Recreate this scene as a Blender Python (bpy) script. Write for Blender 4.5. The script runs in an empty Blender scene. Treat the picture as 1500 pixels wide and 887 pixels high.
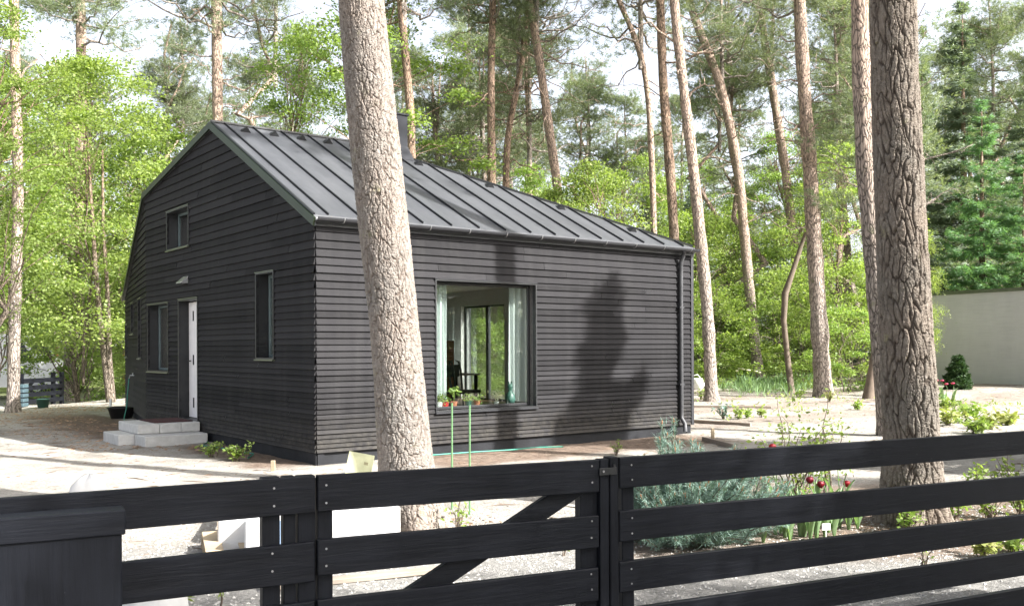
import bpy, math, random
import numpy as np
from mathutils import Vector, Matrix
R = math.radians
rng = np.random.default_rng(7)
random.seed(7)
scene = bpy.context.scene
COL = scene.collection
# ------------------------------------------------------------------ camera model
F = 1391.0; CX = 750.0; CY = 508.5; CAMZ = 1.6; ROLL = 0.0045
def ray(px, py):
    dx, dy = px-CX, CY-py
    X = dx*math.cos(ROLL)+dy*math.sin(ROLL); Z = -dx*math.sin(ROLL)+dy*math.cos(ROLL)
    return X/F, Z/F                       # per metre of depth
def gp(px, py, z=0.0):                    # where that line of sight meets height z
    x, zz = ray(px, py); Y = (z-CAMZ)/zz
    return Vector((x*Y, Y, z))
def dp(px, py, Y):                        # at depth Y
    x, zz = ray(px, py); return Vector((x*Y, Y, CAMZ+zz*Y))
def proj(p):
    X = p[0]/p[1]*F; Z = (p[2]-CAMZ)/p[1]*F
    return (CX+X*math.cos(ROLL)-Z*math.sin(ROLL), CY-(X*math.sin(ROLL)+Z*math.cos(ROLL)))
cam_d = bpy.data.cameras.new('camera'); cam = bpy.data.objects.new('camera', cam_d); COL.objects.link(cam)
cam_d.sensor_width = 36; cam_d.lens = 36*F/1500; cam_d.shift_y = 65/1500; cam_d.clip_end = 2000; cam_d.clip_start = .05
cam.matrix_world = Matrix.Translation((0, 0, CAMZ)) @ Matrix.Rotation(R(90), 4, 'X') @ Matrix.Rotation(-ROLL, 4, 'Z')
scene.camera = cam
# ------------------------------------------------------------------ light
SUNH = Vector((.89, -.456)); SUNH.normalize(); EL = R(38)
sd = Vector((SUNH.x*math.cos(EL), SUNH.y*math.cos(EL), math.sin(EL)))
ld = bpy.data.lights.new('sun', 'SUN'); ld.energy = 5.0; ld.angle = R(.55); ld.color = (1, .97, .925)
lo = bpy.data.objects.new('sun', ld); COL.objects.link(lo); lo.rotation_euler = sd.to_track_quat('Z', 'Y').to_euler(); lo.location = (20, -10, 40)
w = bpy.data.worlds.new('World'); scene.world = w; w.use_nodes = True
nt = w.node_tree; bg = nt.nodes['Background']; sk = nt.nodes.new('ShaderNodeTexSky'); sk.sky_type = 'NISHITA'
sk.sun_disc = False; sk.sun_elevation = EL; sk.sun_rotation = math.atan2(SUNH.x, SUNH.y); sk.air_density = .7; sk.dust_density = 6.0; sk.ozone_density = .4
hs_ = nt.nodes.new('ShaderNodeHueSaturation'); hs_.inputs['Saturation'].default_value = .45; hs_.inputs['Value'].default_value = 1.3; nt.links.new(sk.outputs[0], hs_.inputs['Color']); 
tcw = nt.nodes.new('ShaderNodeTexCoord'); sxw = nt.nodes.new('ShaderNodeSeparateXYZ'); nt.links.new(tcw.outputs['Generated'], sxw.inputs[0])
mrw = nt.nodes.new('ShaderNodeMapRange'); mrw.interpolation_type = 'SMOOTHSTEP'; mrw.inputs[1].default_value = .6; mrw.inputs[2].default_value = .15; mrw.inputs[3].default_value = 1.0; mrw.inputs[4].default_value = 2.6; nt.links.new(sxw.outputs[2], mrw.inputs[0])
vmw = nt.nodes.new('ShaderNodeVectorMath'); vmw.operation = 'SCALE'; nt.links.new(hs_.outputs[0], vmw.inputs[0]); nt.links.new(mrw.outputs[0], vmw.inputs['Scale']); nt.links.new(vmw.outputs[0], bg.inputs[0]); bg.inputs[1].default_value = .07
scene.view_settings.view_transform = 'Standard'; scene.view_settings.look = 'None'; scene.view_settings.gamma = 1
scene.view_settings.exposure = 1.62
scene.cycles.max_bounces = 8; scene.cycles.transparent_max_bounces = 16; scene.cycles.diffuse_bounces = 3
scene.cycles.glossy_bounces = 3; scene.cycles.sample_clamp_indirect = 6; scene.cycles.use_denoising = True
# ------------------------------------------------------------------ materials
class N:
    def __init__(s, name):
        s.m = bpy.data.materials.new(name); s.m.use_nodes = True; s.t = s.m.node_tree; s.b = s.t.nodes['Principled BSDF']
        s.out = s.t.nodes['Material Output']
    def n(s, t, **k):
        x = s.t.nodes.new(t)
        for a, b in k.items():
            if a in x.inputs: x.inputs[a].default_value = b
            else: setattr(x, a, b)
        return x
    def l(s, a, b): s.t.links.new(a, b)
    def coord(s, scale=(1, 1, 1), kind='Object'):
        c = s.n('ShaderNodeTexCoord'); m = s.n('ShaderNodeMapping'); m.inputs['Scale'].default_value = scale
        s.l(c.outputs[kind], m.inputs[0]); return m.outputs[0]
    def noise(s, v, sc, det=4, rough=.6, dist=0):
        x = s.n('ShaderNodeTexNoise'); x.inputs['Scale'].default_value = sc; x.inputs['Detail'].default_value = det
        x.inputs['Roughness'].default_value = rough; x.inputs['Distortion'].default_value = dist; s.l(v, x.inputs['Vector']); return x.outputs[0]
    def ramp(s, f, stops):
        x = s.n('ShaderNodeValToRGB'); e = x.color_ramp.elements
        while len(e) < len(stops): e.new(.5)
        for i, (p, c) in enumerate(stops): e[i].position = p; e[i].color = (*c, 1) if len(c) == 3 else c
        s.l(f, x.inputs[0]); return x.outputs[0]
    def mix(s, f, a, b, mode='MIX'):
        x = s.n('ShaderNodeMix', data_type='RGBA', blend_type=mode)
        for v, i in ((f, 0), (a, 6), (b, 7)):
            if hasattr(v, 'links'): s.l(v, x.inputs[i])
            else: x.inputs[i].default_value = (*v, 1) if isinstance(v, tuple) and len(v) == 3 else v
        return x.outputs[2]
    def math(s, op, a, b=0.0):
        x = s.n('ShaderNodeMath', operation=op)
        for v, i in ((a, 0), (b, 1)):
            if hasattr(v, 'links'): s.l(v, x.inputs[i])
            else: x.inputs[i].default_value = v
        return x.outputs[0]
    def bump(s, h, st, dist=.01):
        x = s.n('ShaderNodeBump'); x.inputs['Strength'].default_value = st; x.inputs['Distance'].default_value = dist
        s.l(h, x.inputs['Height']); s.l(x.outputs[0], s.b.inputs['Normal']); return x
    def base(s, c):
        if hasattr(c, 'links'): s.l(c, s.b.inputs['Base Color'])
        else: s.b.inputs['Base Color'].default_value = (*c, 1)
    def set(s, **k):
        for a, b in k.items(): s.b.inputs[a.replace('_', ' ')].default_value = b
        return s
def simple(name, c, rough=.6, metal=0, var=.15, sc=6, bump=.0, spec=.5):
    m = N(name); v = m.coord(); f = m.noise(v, sc, 5)
    lo_ = tuple(x*(1-var) for x in c); hi = tuple(min(1, x*(1+var)) for x in c)
    m.base(m.ramp(f, [(.3, lo_), (.7, hi)])); m.set(Roughness=rough, Metallic=metal); m.b.inputs['Specular IOR Level'].default_value = spec
    if bump: m.bump(m.noise(v, sc*6, 6), bump, .01)
    return m.m
def wood_dark(name, c, ax, rough=.5, var=.35, spec=.5, bstr=.25, fleck=0):
    m = N(name); s = [14, 14, 14]; s[ax] = 1.0
    v = m.coord(tuple(s)); g = m.noise(v, 3.0, 8, .65, .4); v2 = m.coord(); b = m.noise(v2, 1.7, 4)
    geo = m.n('ShaderNodeNewGeometry'); k = m.ramp(g, [(.3, tuple(x*(1-var) for x in c)), (.75, tuple(x*(1+var) for x in c))])
    k = m.mix(m.math('MULTIPLY', b, .5), k, tuple(x*1.35 for x in c))
    r = m.ramp(geo.outputs['Random Per Island'], [(0, (.62,)*3), (1, (1.3,)*3)])
    k = m.mix(1.0, k, r, 'MULTIPLY')
    if name == 'black_cladding':
        sz = m.n('ShaderNodeSeparateXYZ'); m.l(v2, sz.inputs[0]); mr = m.n('ShaderNodeMapRange'); mr.inputs[1].default_value = .75; mr.inputs[2].default_value = .15; m.l(sz.outputs[2], mr.inputs[0])
        k = m.mix(m.math('MULTIPLY', mr.outputs[0], m.ramp(m.noise(v2, 9, 6, .7), [(.35, (0,)*3), (.75, (.8,)*3)])), k, (.085, .078, .066))
        sr = m.ramp(m.noise(m.coord((5, 5, .35)), 1.0, 5, .7), [(.45, (0,)*3), (.8, (.45,)*3)]); k = m.mix(sr, k, (.045, .044, .044))
    if fleck:
        s2 = [60, 60, 60]; s2[ax] = 9; f1 = m.ramp(m.noise(m.coord(tuple(s2)), 1.0, 5, .7), [(.68, (0,)*3), (.72, (1,)*3)]); f2 = m.ramp(m.noise(v2, 2.6, 3), [(.5, (0,)*3), (.62, (1,)*3)])
        k = m.mix(m.math('MULTIPLY', m.math('MULTIPLY', f1, f2), fleck), k, (.2, .2, .2)); dst = m.ramp(m.noise(v2, 4.5, 8, .7), [(.4, (0,)*3), (.8, (.5,)*3)]); k = m.mix(dst, k, tuple(x*2.0+.003 for x in c))
    m.base(k); m.set(Roughness=rough); m.b.inputs['Specular IOR Level'].default_value = spec
    rr = m.ramp(g, [(.2, (rough-.08,)*3), (.8, (rough+.15,)*3)]); m.l(rr, m.b.inputs['Roughness'])
    m.bump(g, bstr, .004); return m.m
M = {}
M['clad'] = wood_dark('black_cladding', (.0215, .021, .0228), 0, .62, .33, .06)
M['fence'] = wood_dark('black_fence_paint', (.0062, .0072, .0105), 0, .46, .5, .17, .7, .5)
M['fence_v'] = wood_dark('black_fence_paint_upright', (.0056, .0066, .0098), 2, .48, .45, .17, .6, .4)
M['plinth'] = simple('dark_plinth', (.018, .019, .022), .7, 0, .3, 3, .2, .2)
m = N('grey_roof_metal'); st_ = m.noise(m.coord((4, .5, .5)), 1.2, 6, .7); b_ = m.noise(m.coord(), 1.1, 4); k = m.ramp(st_, [(.3, (.075, .079, .088)), (.7, (.115, .12, .13))]); sp_ = m.ramp(m.noise(m.coord(), 38, 3, .6), [(.66, (0,)*3), (.72, (.7,)*3)])
k = m.mix(sp_, k, (.16, .14, .09)); m.base(k); m.set(Metallic=.3); m.l(m.ramp(b_, [(.3, (.3,)*3), (.7, (.5,)*3)]), m.b.inputs['Roughness']); m.bump(m.noise(m.coord((1.5, .6, .6)), 1.0, 2), .25, .02); M['roof'] = m.m
M['seam'] = simple('dark_seam_metal', (.02, .021, .023), .45, .2)
M['gutter'] = simple('gutter_metal', (.034, .035, .04), .42, .2, .12)
M['verge'] = simple('verge_metal', (.013, .024, .009), .45, .25, .2, 2)  # black metal; the reflected greenery is painted in as a green base colour
M['flash'] = simple('flashing_metal', (.12, .135, .10), .35, .5, .15)
M['frame'] = simple('window_frame_black', (.02, .021, .023), .4)
M['framew'] = simple('inner_frame_grey', (.10, .135, .14), .45)
M['white'] = simple('white_paint', (.72, .73, .73), .45, 0, .05)
M['door'] = simple('door_paint', (.78, .76, .76), .5, 0, .05)
M['concrete'] = simple('step_concrete', (.5, .5, .49), .85, 0, .12, 9, .25)
M['plaster'] = simple('interior_plaster', (.7, .69, .66), .8, 0, .04)
M['floorw'] = wood_dark('interior_floor', (.28, .17, .09), 1, .4, .2)
M['orange'] = simple('wood_panel', (.32, .13, .045), .5, 0, .15)
M['zinc'] = simple('zinc', (.45, .46, .47), .35, .8)
M['rubber'] = simple('black_rubber', (.012, .013, .014), .5)
M['hose'] = simple('green_hose', (.03, .22, .16), .4)
M['stake'] = simple('green_stake', (.12, .24, .11), .5)
M['terracotta'] = simple('terracotta', (.35, .12, .06), .8)
M['redpot'] = simple('red_pot', (.5, .03, .03), .4)
M['pallet'] = wood_dark('pallet_wood', (.36, .29, .2), 0, .8, .3, .2)
M['plank'] = wood_dark('weathered_plank', (.34, .29, .24), 0, .85, .3, .2)
M['styro'] = simple('white_block', (.62, .62, .62), .8, 0, .03, 5, .15)
M['screw'] = simple('screw_head', (.4, .4, .42), .35, .7)
M['van'] = simple('van_paint', (.8, .8, .8), .25, 0, .02)
M['glassd'] = simple('dark_glass', (.02, .025, .025), .08)
M['mat'] = simple('door_mat', (.05, .012, .015), .95, 0, .6, 14, .5)
M['thatch'] = simple('shelter_roof', (.2, .19, .18), .9, 0, .2, 8, .4)
M['pot_green'] = simple('green_pot', (.03, .09, .07), .5)
M['blue'] = simple('stacked_crate', (.06, .10, .12), .6)
M['card'] = simple('label_card', (.75, .75, .72), .6)
# concrete wall with faint board marks and stains
m = N('raw_concrete'); v = m.coord(); a = m.noise(v, .5, 5); b = m.noise(m.coord((1, 1, .25)), 1.3, 7, .7); c = m.noise(m.coord((.3, .3, 9)), 4, 5)
k = m.ramp(a, [(.3, (.46, .455, .465)), (.7, (.62, .61, .62))]); k = m.mix(.35, k, m.ramp(b, [(.3, (.38, .375, .38)), (.7, (.6, .59, .59))]))
k = m.mix(.2, k, m.ramp(c, [(.35, (.2, .2, .19)), (.6, (.42, .42, .4))])); m.base(k); m.set(Roughness=.85); m.bump(c, .2, .01); M['rawc'] = m.m
# glass
m = N('window_glass'); tr = m.n('ShaderNodeBsdfTransparent'); tr.inputs[0].default_value = (.95, .985, .97, 1); gl = m.n('ShaderNodeBsdfGlossy'); gl.inputs['Roughness'].default_value = .015
fr = m.n('ShaderNodeLayerWeight'); mx = m.n('ShaderNodeMixShader'); fm = m.math('ADD', m.math('MULTIPLY', m.math('POWER', fr.outputs['Facing'], 2.2), .95), .075)
m.l(fm, mx.inputs[0]); m.l(tr.outputs[0], mx.inputs[1]); m.l(gl.outputs[0], mx.inputs[2]); m.l(mx.outputs[0], m.out.inputs[0]); M['glass'] = m.m
# thin cloth
m = N('sheer_curtain'); df = m.n('ShaderNodeBsdfDiffuse'); df.inputs[0].default_value = (.8, .84, .84, 1); tl = m.n('ShaderNodeBsdfTranslucent'); tl.inputs[0].default_value = (.75, .8, .8, 1)
mx = m.n('ShaderNodeMixShader'); mx.inputs[0].default_value = .45; m.l(df.outputs[0], mx.inputs[1]); m.l(tl.outputs[0], mx.inputs[2]); m.l(mx.outputs[0], m.out.inputs[0]); M['curtain'] = m.m
def leafmat(name, c1, c2, trans=.45, rough=.5, patch=.35):
    m = N(name); geo = m.n('ShaderNodeNewGeometry'); oi = m.n('ShaderNodeObjectInfo')
    k = m.ramp(geo.outputs['Random Per Island'], [(0, c1), (1, c2)])
    nz = m.noise(m.coord(), .6, 2); k = m.mix(m.math('MULTIPLY', nz, patch*2), k, tuple((a*.8+b*.2)*.8 for a, b in zip(c1, c2)))
    hs = m.n('ShaderNodeHueSaturation'); hs.inputs['Saturation'].default_value = 1; m.l(k, hs.inputs['Color'])
    m.l(m.math('ADD', .49, m.math('MULTIPLY', oi.outputs['Random'], .013)), hs.inputs['Hue']); m.l(m.math('ADD', .85, m.math('MULTIPLY', oi.outputs['Random'], .3)), hs.inputs['Value'])
    k = hs.outputs[0]; m.base(k); m.set(Roughness=rough); m.b.inputs['Specular IOR Level'].default_value = .35
    tl = m.n('ShaderNodeBsdfTranslucent'); kk = m.mix(1.0, k, (1.5, 1.6, .7), 'MULTIPLY'); m.l(kk, tl.inputs[0])
    mx = m.n('ShaderNodeMixShader'); mx.inputs[0].default_value = trans; m.l(m.b.outputs[0], mx.inputs[1]); m.l(tl.outputs[0], mx.inputs[2]); m.l(mx.outputs[0], m.out.inputs[0])
    return m.m
M['leaf'] = leafmat('spring_leaf', (.165, .25, .065), (.38, .46, .17), .48)
M['leaf2'] = leafmat('mid_green_leaf', (.135, .215, .055), (.31, .40, .13), .45)
M['needle'] = leafmat('pine_needle', (.10, .14, .085), (.28, .31, .20), .33)
M['spruce'] = leafmat('spruce_needle', (.12, .17, .125), (.28, .34, .25), .32)
M['larch'] = leafmat('larch_needle', (.10, .22, .10), (.22, .35, .18), .35)
M['blue_needle'] = leafmat('blue_pine_needle', (.09, .17, .15), (.28, .38, .33), .15)
M['tulip_leaf'] = leafmat('tulip_leaf', (.16, .28, .12), (.3, .42, .24), .3)
M['yellow_leaf'] = leafmat('yellow_leaf', (.2, .26, .07), (.4, .4, .16), .3)
M['redpetal'] = leafmat('dark_red_petal', (.16, .004, .012), (.3, .01, .02), .2)
M['whitepetal'] = leafmat('white_petal', (.7, .68, .62), (.85, .82, .78), .3)
M['pinkpetal'] = leafmat('pink_petal', (.4, .05, .12), (.6, .12, .2), .3)
M['bud'] = simple('pine_bud', (.35, .13, .05), .7)
def barkmat(name, lo_c, hi_c, upper, zmix=(4, 9), sc=1.0, bstr=.9):
    m = N(name); v = m.coord((1, 1, .28)); vo = m.n('ShaderNodeTexVoronoi', feature='DISTANCE_TO_EDGE'); vo.inputs['Scale'].default_value = 16*sc
    nz = m.noise(m.coord(), 5, 4); warp = m.n('ShaderNodeVectorMath', operation='ADD'); s3 = m.n('ShaderNodeVectorMath', operation='SCALE'); s3.inputs['Scale'].default_value = .25
    nn = m.n('ShaderNodeTexNoise'); nn.inputs['Scale'].default_value = 7; m.l(v, nn.inputs['Vector']); m.l(nn.outputs[1], s3.inputs[0]); m.l(v, warp.inputs[0]); m.l(s3.outputs[0], warp.inputs[1]); m.l(warp.outputs[0], vo.inputs['Vector'])
    e = m.ramp(vo.outputs['Distance'], [(0, (0,)*3), (.09, (.75,)*3), (.3, (1,)*3)])
    f = m.noise(m.coord((1, 1, .5)), 30, 6); col = m.ramp(f, [(.3, lo_c), (.7, hi_c)])
    z = m.n('ShaderNodeSeparateXYZ'); tc = m.n('ShaderNodeTexCoord'); m.l(tc.outputs['Object'], z.inputs[0])
    zr = m.n('ShaderNodeMapRange'); zr.inputs[1].default_value = zmix[0]; zr.inputs[2].default_value = zmix[1]; m.l(m.math('ADD', z.outputs[2], m.math('MULTIPLY', nz, 3)), zr.inputs[0])
    col = m.mix(zr.outputs[0], col, m.mix(f, tuple(x*.7 for x in upper), upper))
    col = m.mix(e, tuple(x*.35 for x in lo_c), col)
    lich = m.ramp(m.noise(m.coord(), 3.2, 6, .7), [(.58, (0,)*3), (.7, (.6,)*3)]); col = m.mix(lich, col, (.2, .2, .11))
    m.base(col); m.set(Roughness=.85); m.b.inputs['Specular IOR Level'].default_value = .25
    h = m.math('ADD', e, m.math('MULTIPLY', f, .5)); m.bump(h, bstr, .03); return m.m
M['bark'] = barkmat('pine_bark', (.24, .20, .17), (.47, .41, .36), (.50, .37, .29))
M['bark_dark'] = barkmat('grey_bark', (.14, .115, .09), (.3, .25, .2), (.36, .25, .18))
M['twig'] = simple('bare_twig', (.3, .23, .17), .85, 0, .25)
M['twig_dark'] = simple('dark_twig', (.13, .1, .075), .85, 0, .25)
# big close trunks: cracks are real relief, colour follows the 'crack' attribute of the bark plates
for nm_, kk_ in (('bark_big', 1.0), ('bark_big_dark', .82)):
  m = N('thick_plated_bark' if kk_ == 1 else 'dark_furrowed_bark'); sc_ = lambda c: tuple(x*k_ for x, k_ in zip(c, (kk_, kk_, kk_) if kk_ == 1 else (kk_*.96, kk_*.93, kk_*.88)))
  at = m.n('ShaderNodeAttribute', attribute_name='crack'); f = m.noise(m.coord((1, 1, .6)), 26, 8, .7)
  g = m.noise(m.coord(), 1.3, 4); col = m.ramp(f, [(.28, sc_((.125, .11, .095))), (.5, sc_((.23, .21, .19))), (.75, sc_((.39, .365, .335)))])
  col = m.mix(m.ramp(g, [(.4, (0,)*3), (.75, (.35,)*3)]), col, sc_((.38, .28, .22)))
  lich = m.ramp(m.noise(m.coord(), 4.5, 7, .75), [(.6, (0,)*3), (.7, (.55,)*3)]); col = m.mix(lich, col, (.27, .26, .13))
  col = m.mix(at.outputs['Fac'], sc_((.10, .072, .056) if kk_ == 1 else (.05, .035, .028)), col); m.base(col); m.set(Roughness=.85); m.b.inputs['Specular IOR Level'].default_value = .2
  m.bump(m.math('ADD', m.math('MULTIPLY', m.noise(m.coord((1, 1, .4)), 70, 6, .7), .5), f), .8, .012); M[nm_] = m.m
# ground
m = N('sandy_ground'); at = m.n('ShaderNodeVertexColor', layer_name='mask'); sp = m.n('ShaderNodeSeparateColor'); m.l(at.outputs[0], sp.inputs[0])
v = m.coord(); a = m.noise(v, 1.2, 8, .7); b = m.noise(v, 30, 8, .75); c = m.noise(m.coord((1, 2.5, 1)), 8, 6)
sand = m.ramp(a, [(.28, (.25, .235, .21)), (.5, (.42, .40, .365)), (.72, (.54, .52, .485))]); sand = m.mix(m.ramp(b, [(.35, (.75,)*3), (.55, (0,)*3)]), sand, (.2, .175, .145))
drift = m.math('MULTIPLY', m.ramp(m.noise(v, .45, 7, .75, .6), [(.52, (0,)*3), (.68, (.8,)*3)]), m.ramp(m.noise(v, 14, 6, .75), [(.35, (.2,)*3), (.6, (.75,)*3)])); sand = m.mix(drift, sand, (.19, .16, .13))
soil = m.ramp(b, [(.3, (.075, .055, .042)), (.55, (.18, .135, .105)), (.8, (.36, .29, .24))])
soil = m.mix(m.ramp(c, [(.45, (0,)*3), (.62, (.6,)*3)]), soil, (.36, .28, .22))
grav = m.ramp(b, [(.3, (.14, .14, .135)), (.7, (.42, .41, .39))])
col = m.mix(sp.outputs[0], sand, soil); col = m.mix(sp.outputs[1], col, grav)
moss = m.ramp(m.noise(v, 3, 6), [(.35, (.06, .10, .025)), (.65, (.15, .17, .05))]); col = m.mix(sp.outputs[2], col, moss)
m.base(col); m.set(Roughness=.95); m.b.inputs['Specular IOR Level'].default_value = .15
m.bump(m.math('ADD', m.math('ADD', b, m.math('MULTIPLY', m.noise(v, 90, 5), .6)), m.math('MULTIPLY', m.noise(v, 5, 3), 1.6)), .8, .04); M['ground'] = m.m
# ------------------------------------------------------------------ mesh helpers
class MB:
    def __init__(s): s.v = []; s.f = []; s.n = 0; s.fm = []; s.attr = None
    def add(s, v, f, mi=0):
        v = np.asarray(v, float).reshape(-1, 3)
        if isinstance(f, np.ndarray): s.f.append(f+s.n); s.fm.append((mi, len(f)))
        else:
            for q in f: s.f.append(np.array([q])+s.n); s.fm.append((mi, 1))
        s.v.append(v); s.n += len(v); return s
    def box(s, c, d, rot=None, mi=0, bev=0):
        c = np.array(c, float); h = np.array(d, float)/2
        if bev > 0 and min(h) > bev*1.5:
            pts = []
            for sx in (-1, 1):
                for sy in (-1, 1):
                    for sz in (-1, 1):
                        q = np.array([sx, sy, sz])*h
                        for ax in range(3):
                            p = q - np.array([sx, sy, sz])*bev; p[ax] = q[ax]; pts.append(p)
            import bmesh
            bm = bmesh.new(); [bm.verts.new(p) for p in pts]; bmesh.ops.convex_hull(bm, input=bm.verts)
            bmesh.ops.dissolve_limit(bm, angle_limit=.02, verts=bm.verts, edges=bm.edges)
            bm.verts.index_update(); V = np.array([x.co[:] for x in bm.verts]); Fs = [[x.index for x in f.verts] for f in bm.faces]; bm.free()
        else:
            V = np.array([[x, y, z] for x in (-1, 1) for y in (-1, 1) for z in (-1, 1)])*h
            Fs = [[0, 1, 3, 2], [4, 6, 7, 5], [0, 4, 5, 1], [2, 3, 7, 6], [0, 2, 6, 4], [1, 5, 7, 3]]
        if rot is not None: V = V @ np.array(rot).T
        return s.add(V+c, Fs, mi)
    def box2(s, lo, hi, **k): lo = np.array(lo, float); hi = np.array(hi, float); return s.box((lo+hi)/2, hi-lo, **k)
    def bar(s, a, b, wd, th, up=(0, 0, 1), bev=0):     # box from a to b
        a = Vector(a); b = Vector(b); x = (b-a); L = x.length; x.normalize(); y = Vector(up).cross(x).normalized(); z = x.cross(y)
        rot = np.array([x[:], y[:], z[:]]).T; return s.box(((a+b)/2)[:], (L, th, wd), rot=rot, bev=bev)
    def tube(s, pts, rad, n=7, cap=True, mi=0):
        P = np.asarray([tuple(p) for p in pts], float); k = len(P); rad = np.broadcast_to(np.asarray(rad, float), (k,))
        T = np.gradient(P, axis=0); T /= np.linalg.norm(T, axis=1)[:, None]+1e-9
        ref = np.array([0, 0, 1.]) if abs(T[0][2]) < .8 else np.array([1., 0, 0])
        A = np.cross(T, ref); A /= np.linalg.norm(A, axis=1)[:, None]+1e-9; B = np.cross(T, A)
        th = np.arange(n)/n*2*np.pi
        V = P[:, None, :] + rad[:, None, None]*(np.cos(th)[None, :, None]*A[:, None, :]+np.sin(th)[None, :, None]*B[:, None, :])
        i = np.arange(k-1)[:, None]*n; j = np.arange(n)[None, :]; j2 = (j+1) % n
        Q = np.stack([i+j, i+j2, i+n+j2, i+n+j], -1).reshape(-1, 4)
        s.add(V.reshape(-1, 3), Q, mi)
        if cap:
            s.f.append(np.array([list(range(n))])+s.n-k*n); s.fm.append((mi, 1)); s.f.append(np.array([list(range(n))[::-1]])+s.n-n); s.fm.append((mi, 1))
        return s
    def lathe(s, prof, c=(0, 0, 0), n=16, mi=0):       # (r,z) list
        c = np.array(c, float); k = len(prof); th = np.arange(n)/n*2*np.pi
        V = np.array([[r*math.cos(t), r*math.sin(t), z] for r, z in prof for t in th])+c
        Q = [[i*n+j, i*n+(j+1) % n, (i+1)*n+(j+1) % n, (i+1)*n+j] for i in range(k-1) for j in range(n)]
        return s.add(V, np.array(Q), mi)
    def build(s, name, mat, parent=None, smooth=False, loc=None, link=True, attr=None):
        me = bpy.data.meshes.new(name); V = np.concatenate(s.v); me.vertices.add(len(V)); me.vertices.foreach_set('co', V.astype(np.float32).ravel())
        lv = np.concatenate([f.ravel() for f in s.f]); ct = np.concatenate([np.full(len(f), f.shape[1]) for f in s.f])
        st = np.concatenate([[0], np.cumsum(ct)[:-1]]); me.loops.add(len(lv)); me.loops.foreach_set('vertex_index', lv.astype(np.int32))
        me.polygons.add(len(ct)); me.polygons.foreach_set('loop_start', st.astype(np.int32))
        mats = mat if isinstance(mat, (list, tuple)) else [mat]
        for x in mats: me.materials.append(x)
        if len(mats) > 1:
            mi = np.concatenate([np.full(c, i) for i, c in s.fm]); me.polygons.foreach_set('material_index', mi.astype(np.int32))
        me.update(calc_edges=True); me.validate()
        me.polygons.foreach_set('use_smooth', np.full(len(me.polygons), smooth)); me.update()
        if attr is not None:
            a = me.attributes.new('crack', 'FLOAT', 'POINT'); a.data.foreach_set('value', attr.astype(np.float32).ravel())
        o = bpy.data.objects.new(name, me)
        if link: COL.objects.link(o)
        if parent is not None: o.parent = parent
        if loc is not None: o.location = loc
        return o
def tag(o, label=None, cat=None, group=None, kind=None):
    if label: o['label'] = label
    if cat: o['category'] = cat
    if group: o['group'] = group
    if kind: o['kind'] = kind
    return o
def empty(name, loc=(0, 0, 0), rz=0, **k):
    o = bpy.data.objects.new(name, None); COL.objects.link(o); o.location = loc; o.rotation_euler = (0, 0, rz); o.empty_display_size = .2
    return tag(o, **k)
def copy_tree(o, parent=None):
    c = o.copy(); COL.objects.link(c); c.parent = parent
    for ch in list(o.children): copy_tree(ch, c)
    return c
# ------------------------------------------------------------------ ground
def sn(x, y, s, sd):
    return (np.sin(x*s+sd)*np.cos(y*s*1.3+sd*2.1)+.5*np.sin(x*s*2.3-y*s*1.7+sd*.7)+.3*np.cos(x*s*4.1+y*s*3.7+sd*1.9))/1.8
def sstep(a, b, x): t = np.clip((x-a)/(b-a), 0, 1); return t*t*(3-2*t)
def gz(x, y):
    x = np.asarray(x, float); y = np.asarray(y, float)
    z = .018*sn(x, y, 1.1, 1.0)+.010*sn(x, y, 3.7, 4.0)-.01
    z = z - .45*sstep(-12, -17, x)*sstep(26, 33, y)
    z = z + .22*sstep(24, 30, y)*sstep(11, 14, x)*sstep(60, 45, y)
    return z
gx = np.concatenate([-600*np.linspace(1, 0, 14)[:-1]**2.2-24, np.arange(-24, 24.01, .12), 24+600*np.linspace(0, 1, 14)[1:]**2.2])
gy = np.concatenate([-500*np.linspace(1, 0, 12)[:-1]**2.2+1.5, np.arange(1.5, 36.01, .12), 36+900*np.linspace(0, 1, 16)[1:]**2.2])
GX, GY = np.meshgrid(gx, gy); GZ = gz(GX, GY)
TH = math.atan2(.606, .795); C0 = Vector((-2.68, 12.98, 0)); VV = Vector((math.cos(TH), math.sin(TH), 0)); UU = Vector((-math.sin(TH), math.cos(TH), 0))
rl = (GX-C0.x)*VV.x+(GY-C0.y)*VV.y; tl_ = (GX-C0.x)*UU.x+(GY-C0.y)*UU.y
nzv = sn(GX, GY, 1.9, 3)*.5+sn(GX, GY, 5.3, 8)*.3
soil = sstep(-1.6, -1.1, tl_+nzv*.4)*(tl_ < .3)*sstep(.9, 1.5, rl)*sstep(7.6, 7.0, rl)               # bed along the front wall
soil = np.maximum(soil, sstep(-.95, -.55, rl+nzv*.3)*(rl < .3)*sstep(-.2, .5, tl_)*sstep(3.9, 3.4, tl_))
soil = np.maximum(soil, sstep(-1.7, -1.0, rl+nzv*.6)*(rl < .3)*sstep(5.2, 6.2, tl_)*sstep(15, 12, tl_))
soil = np.maximum(soil, .42*sstep(8.1, 8.8, rl+nzv*.5)*sstep(-1, 1.5, tl_+nzv)*(.6+.8*sstep(-.2, .3, np.sin(tl_*1.9+nzv*.8))))                            # beds behind, right; stripes of shade painted in as darker soil
soil = np.maximum(soil, .9*sstep(1.9, 2.6, GX+nzv*.7)*sstep(6.9, 7.4, GY+nzv*.4)*sstep(11.4, 10.7, GY+nzv*.6))
soil = np.maximum(soil, .85*sstep(.2, .9, GX+nzv*.4)*sstep(2.9, 2.3, GX)*sstep(6.9, 7.3, GY)*sstep(9.2, 8.4, GY))
grav = sstep(8.0, 7.2, GY+nzv*.8)*.85
green = sstep(34, 46, GY+nzv*3)*.75+.25*sstep(-13, -16, GX+nzv)*sstep(26, 30, GY)
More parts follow.
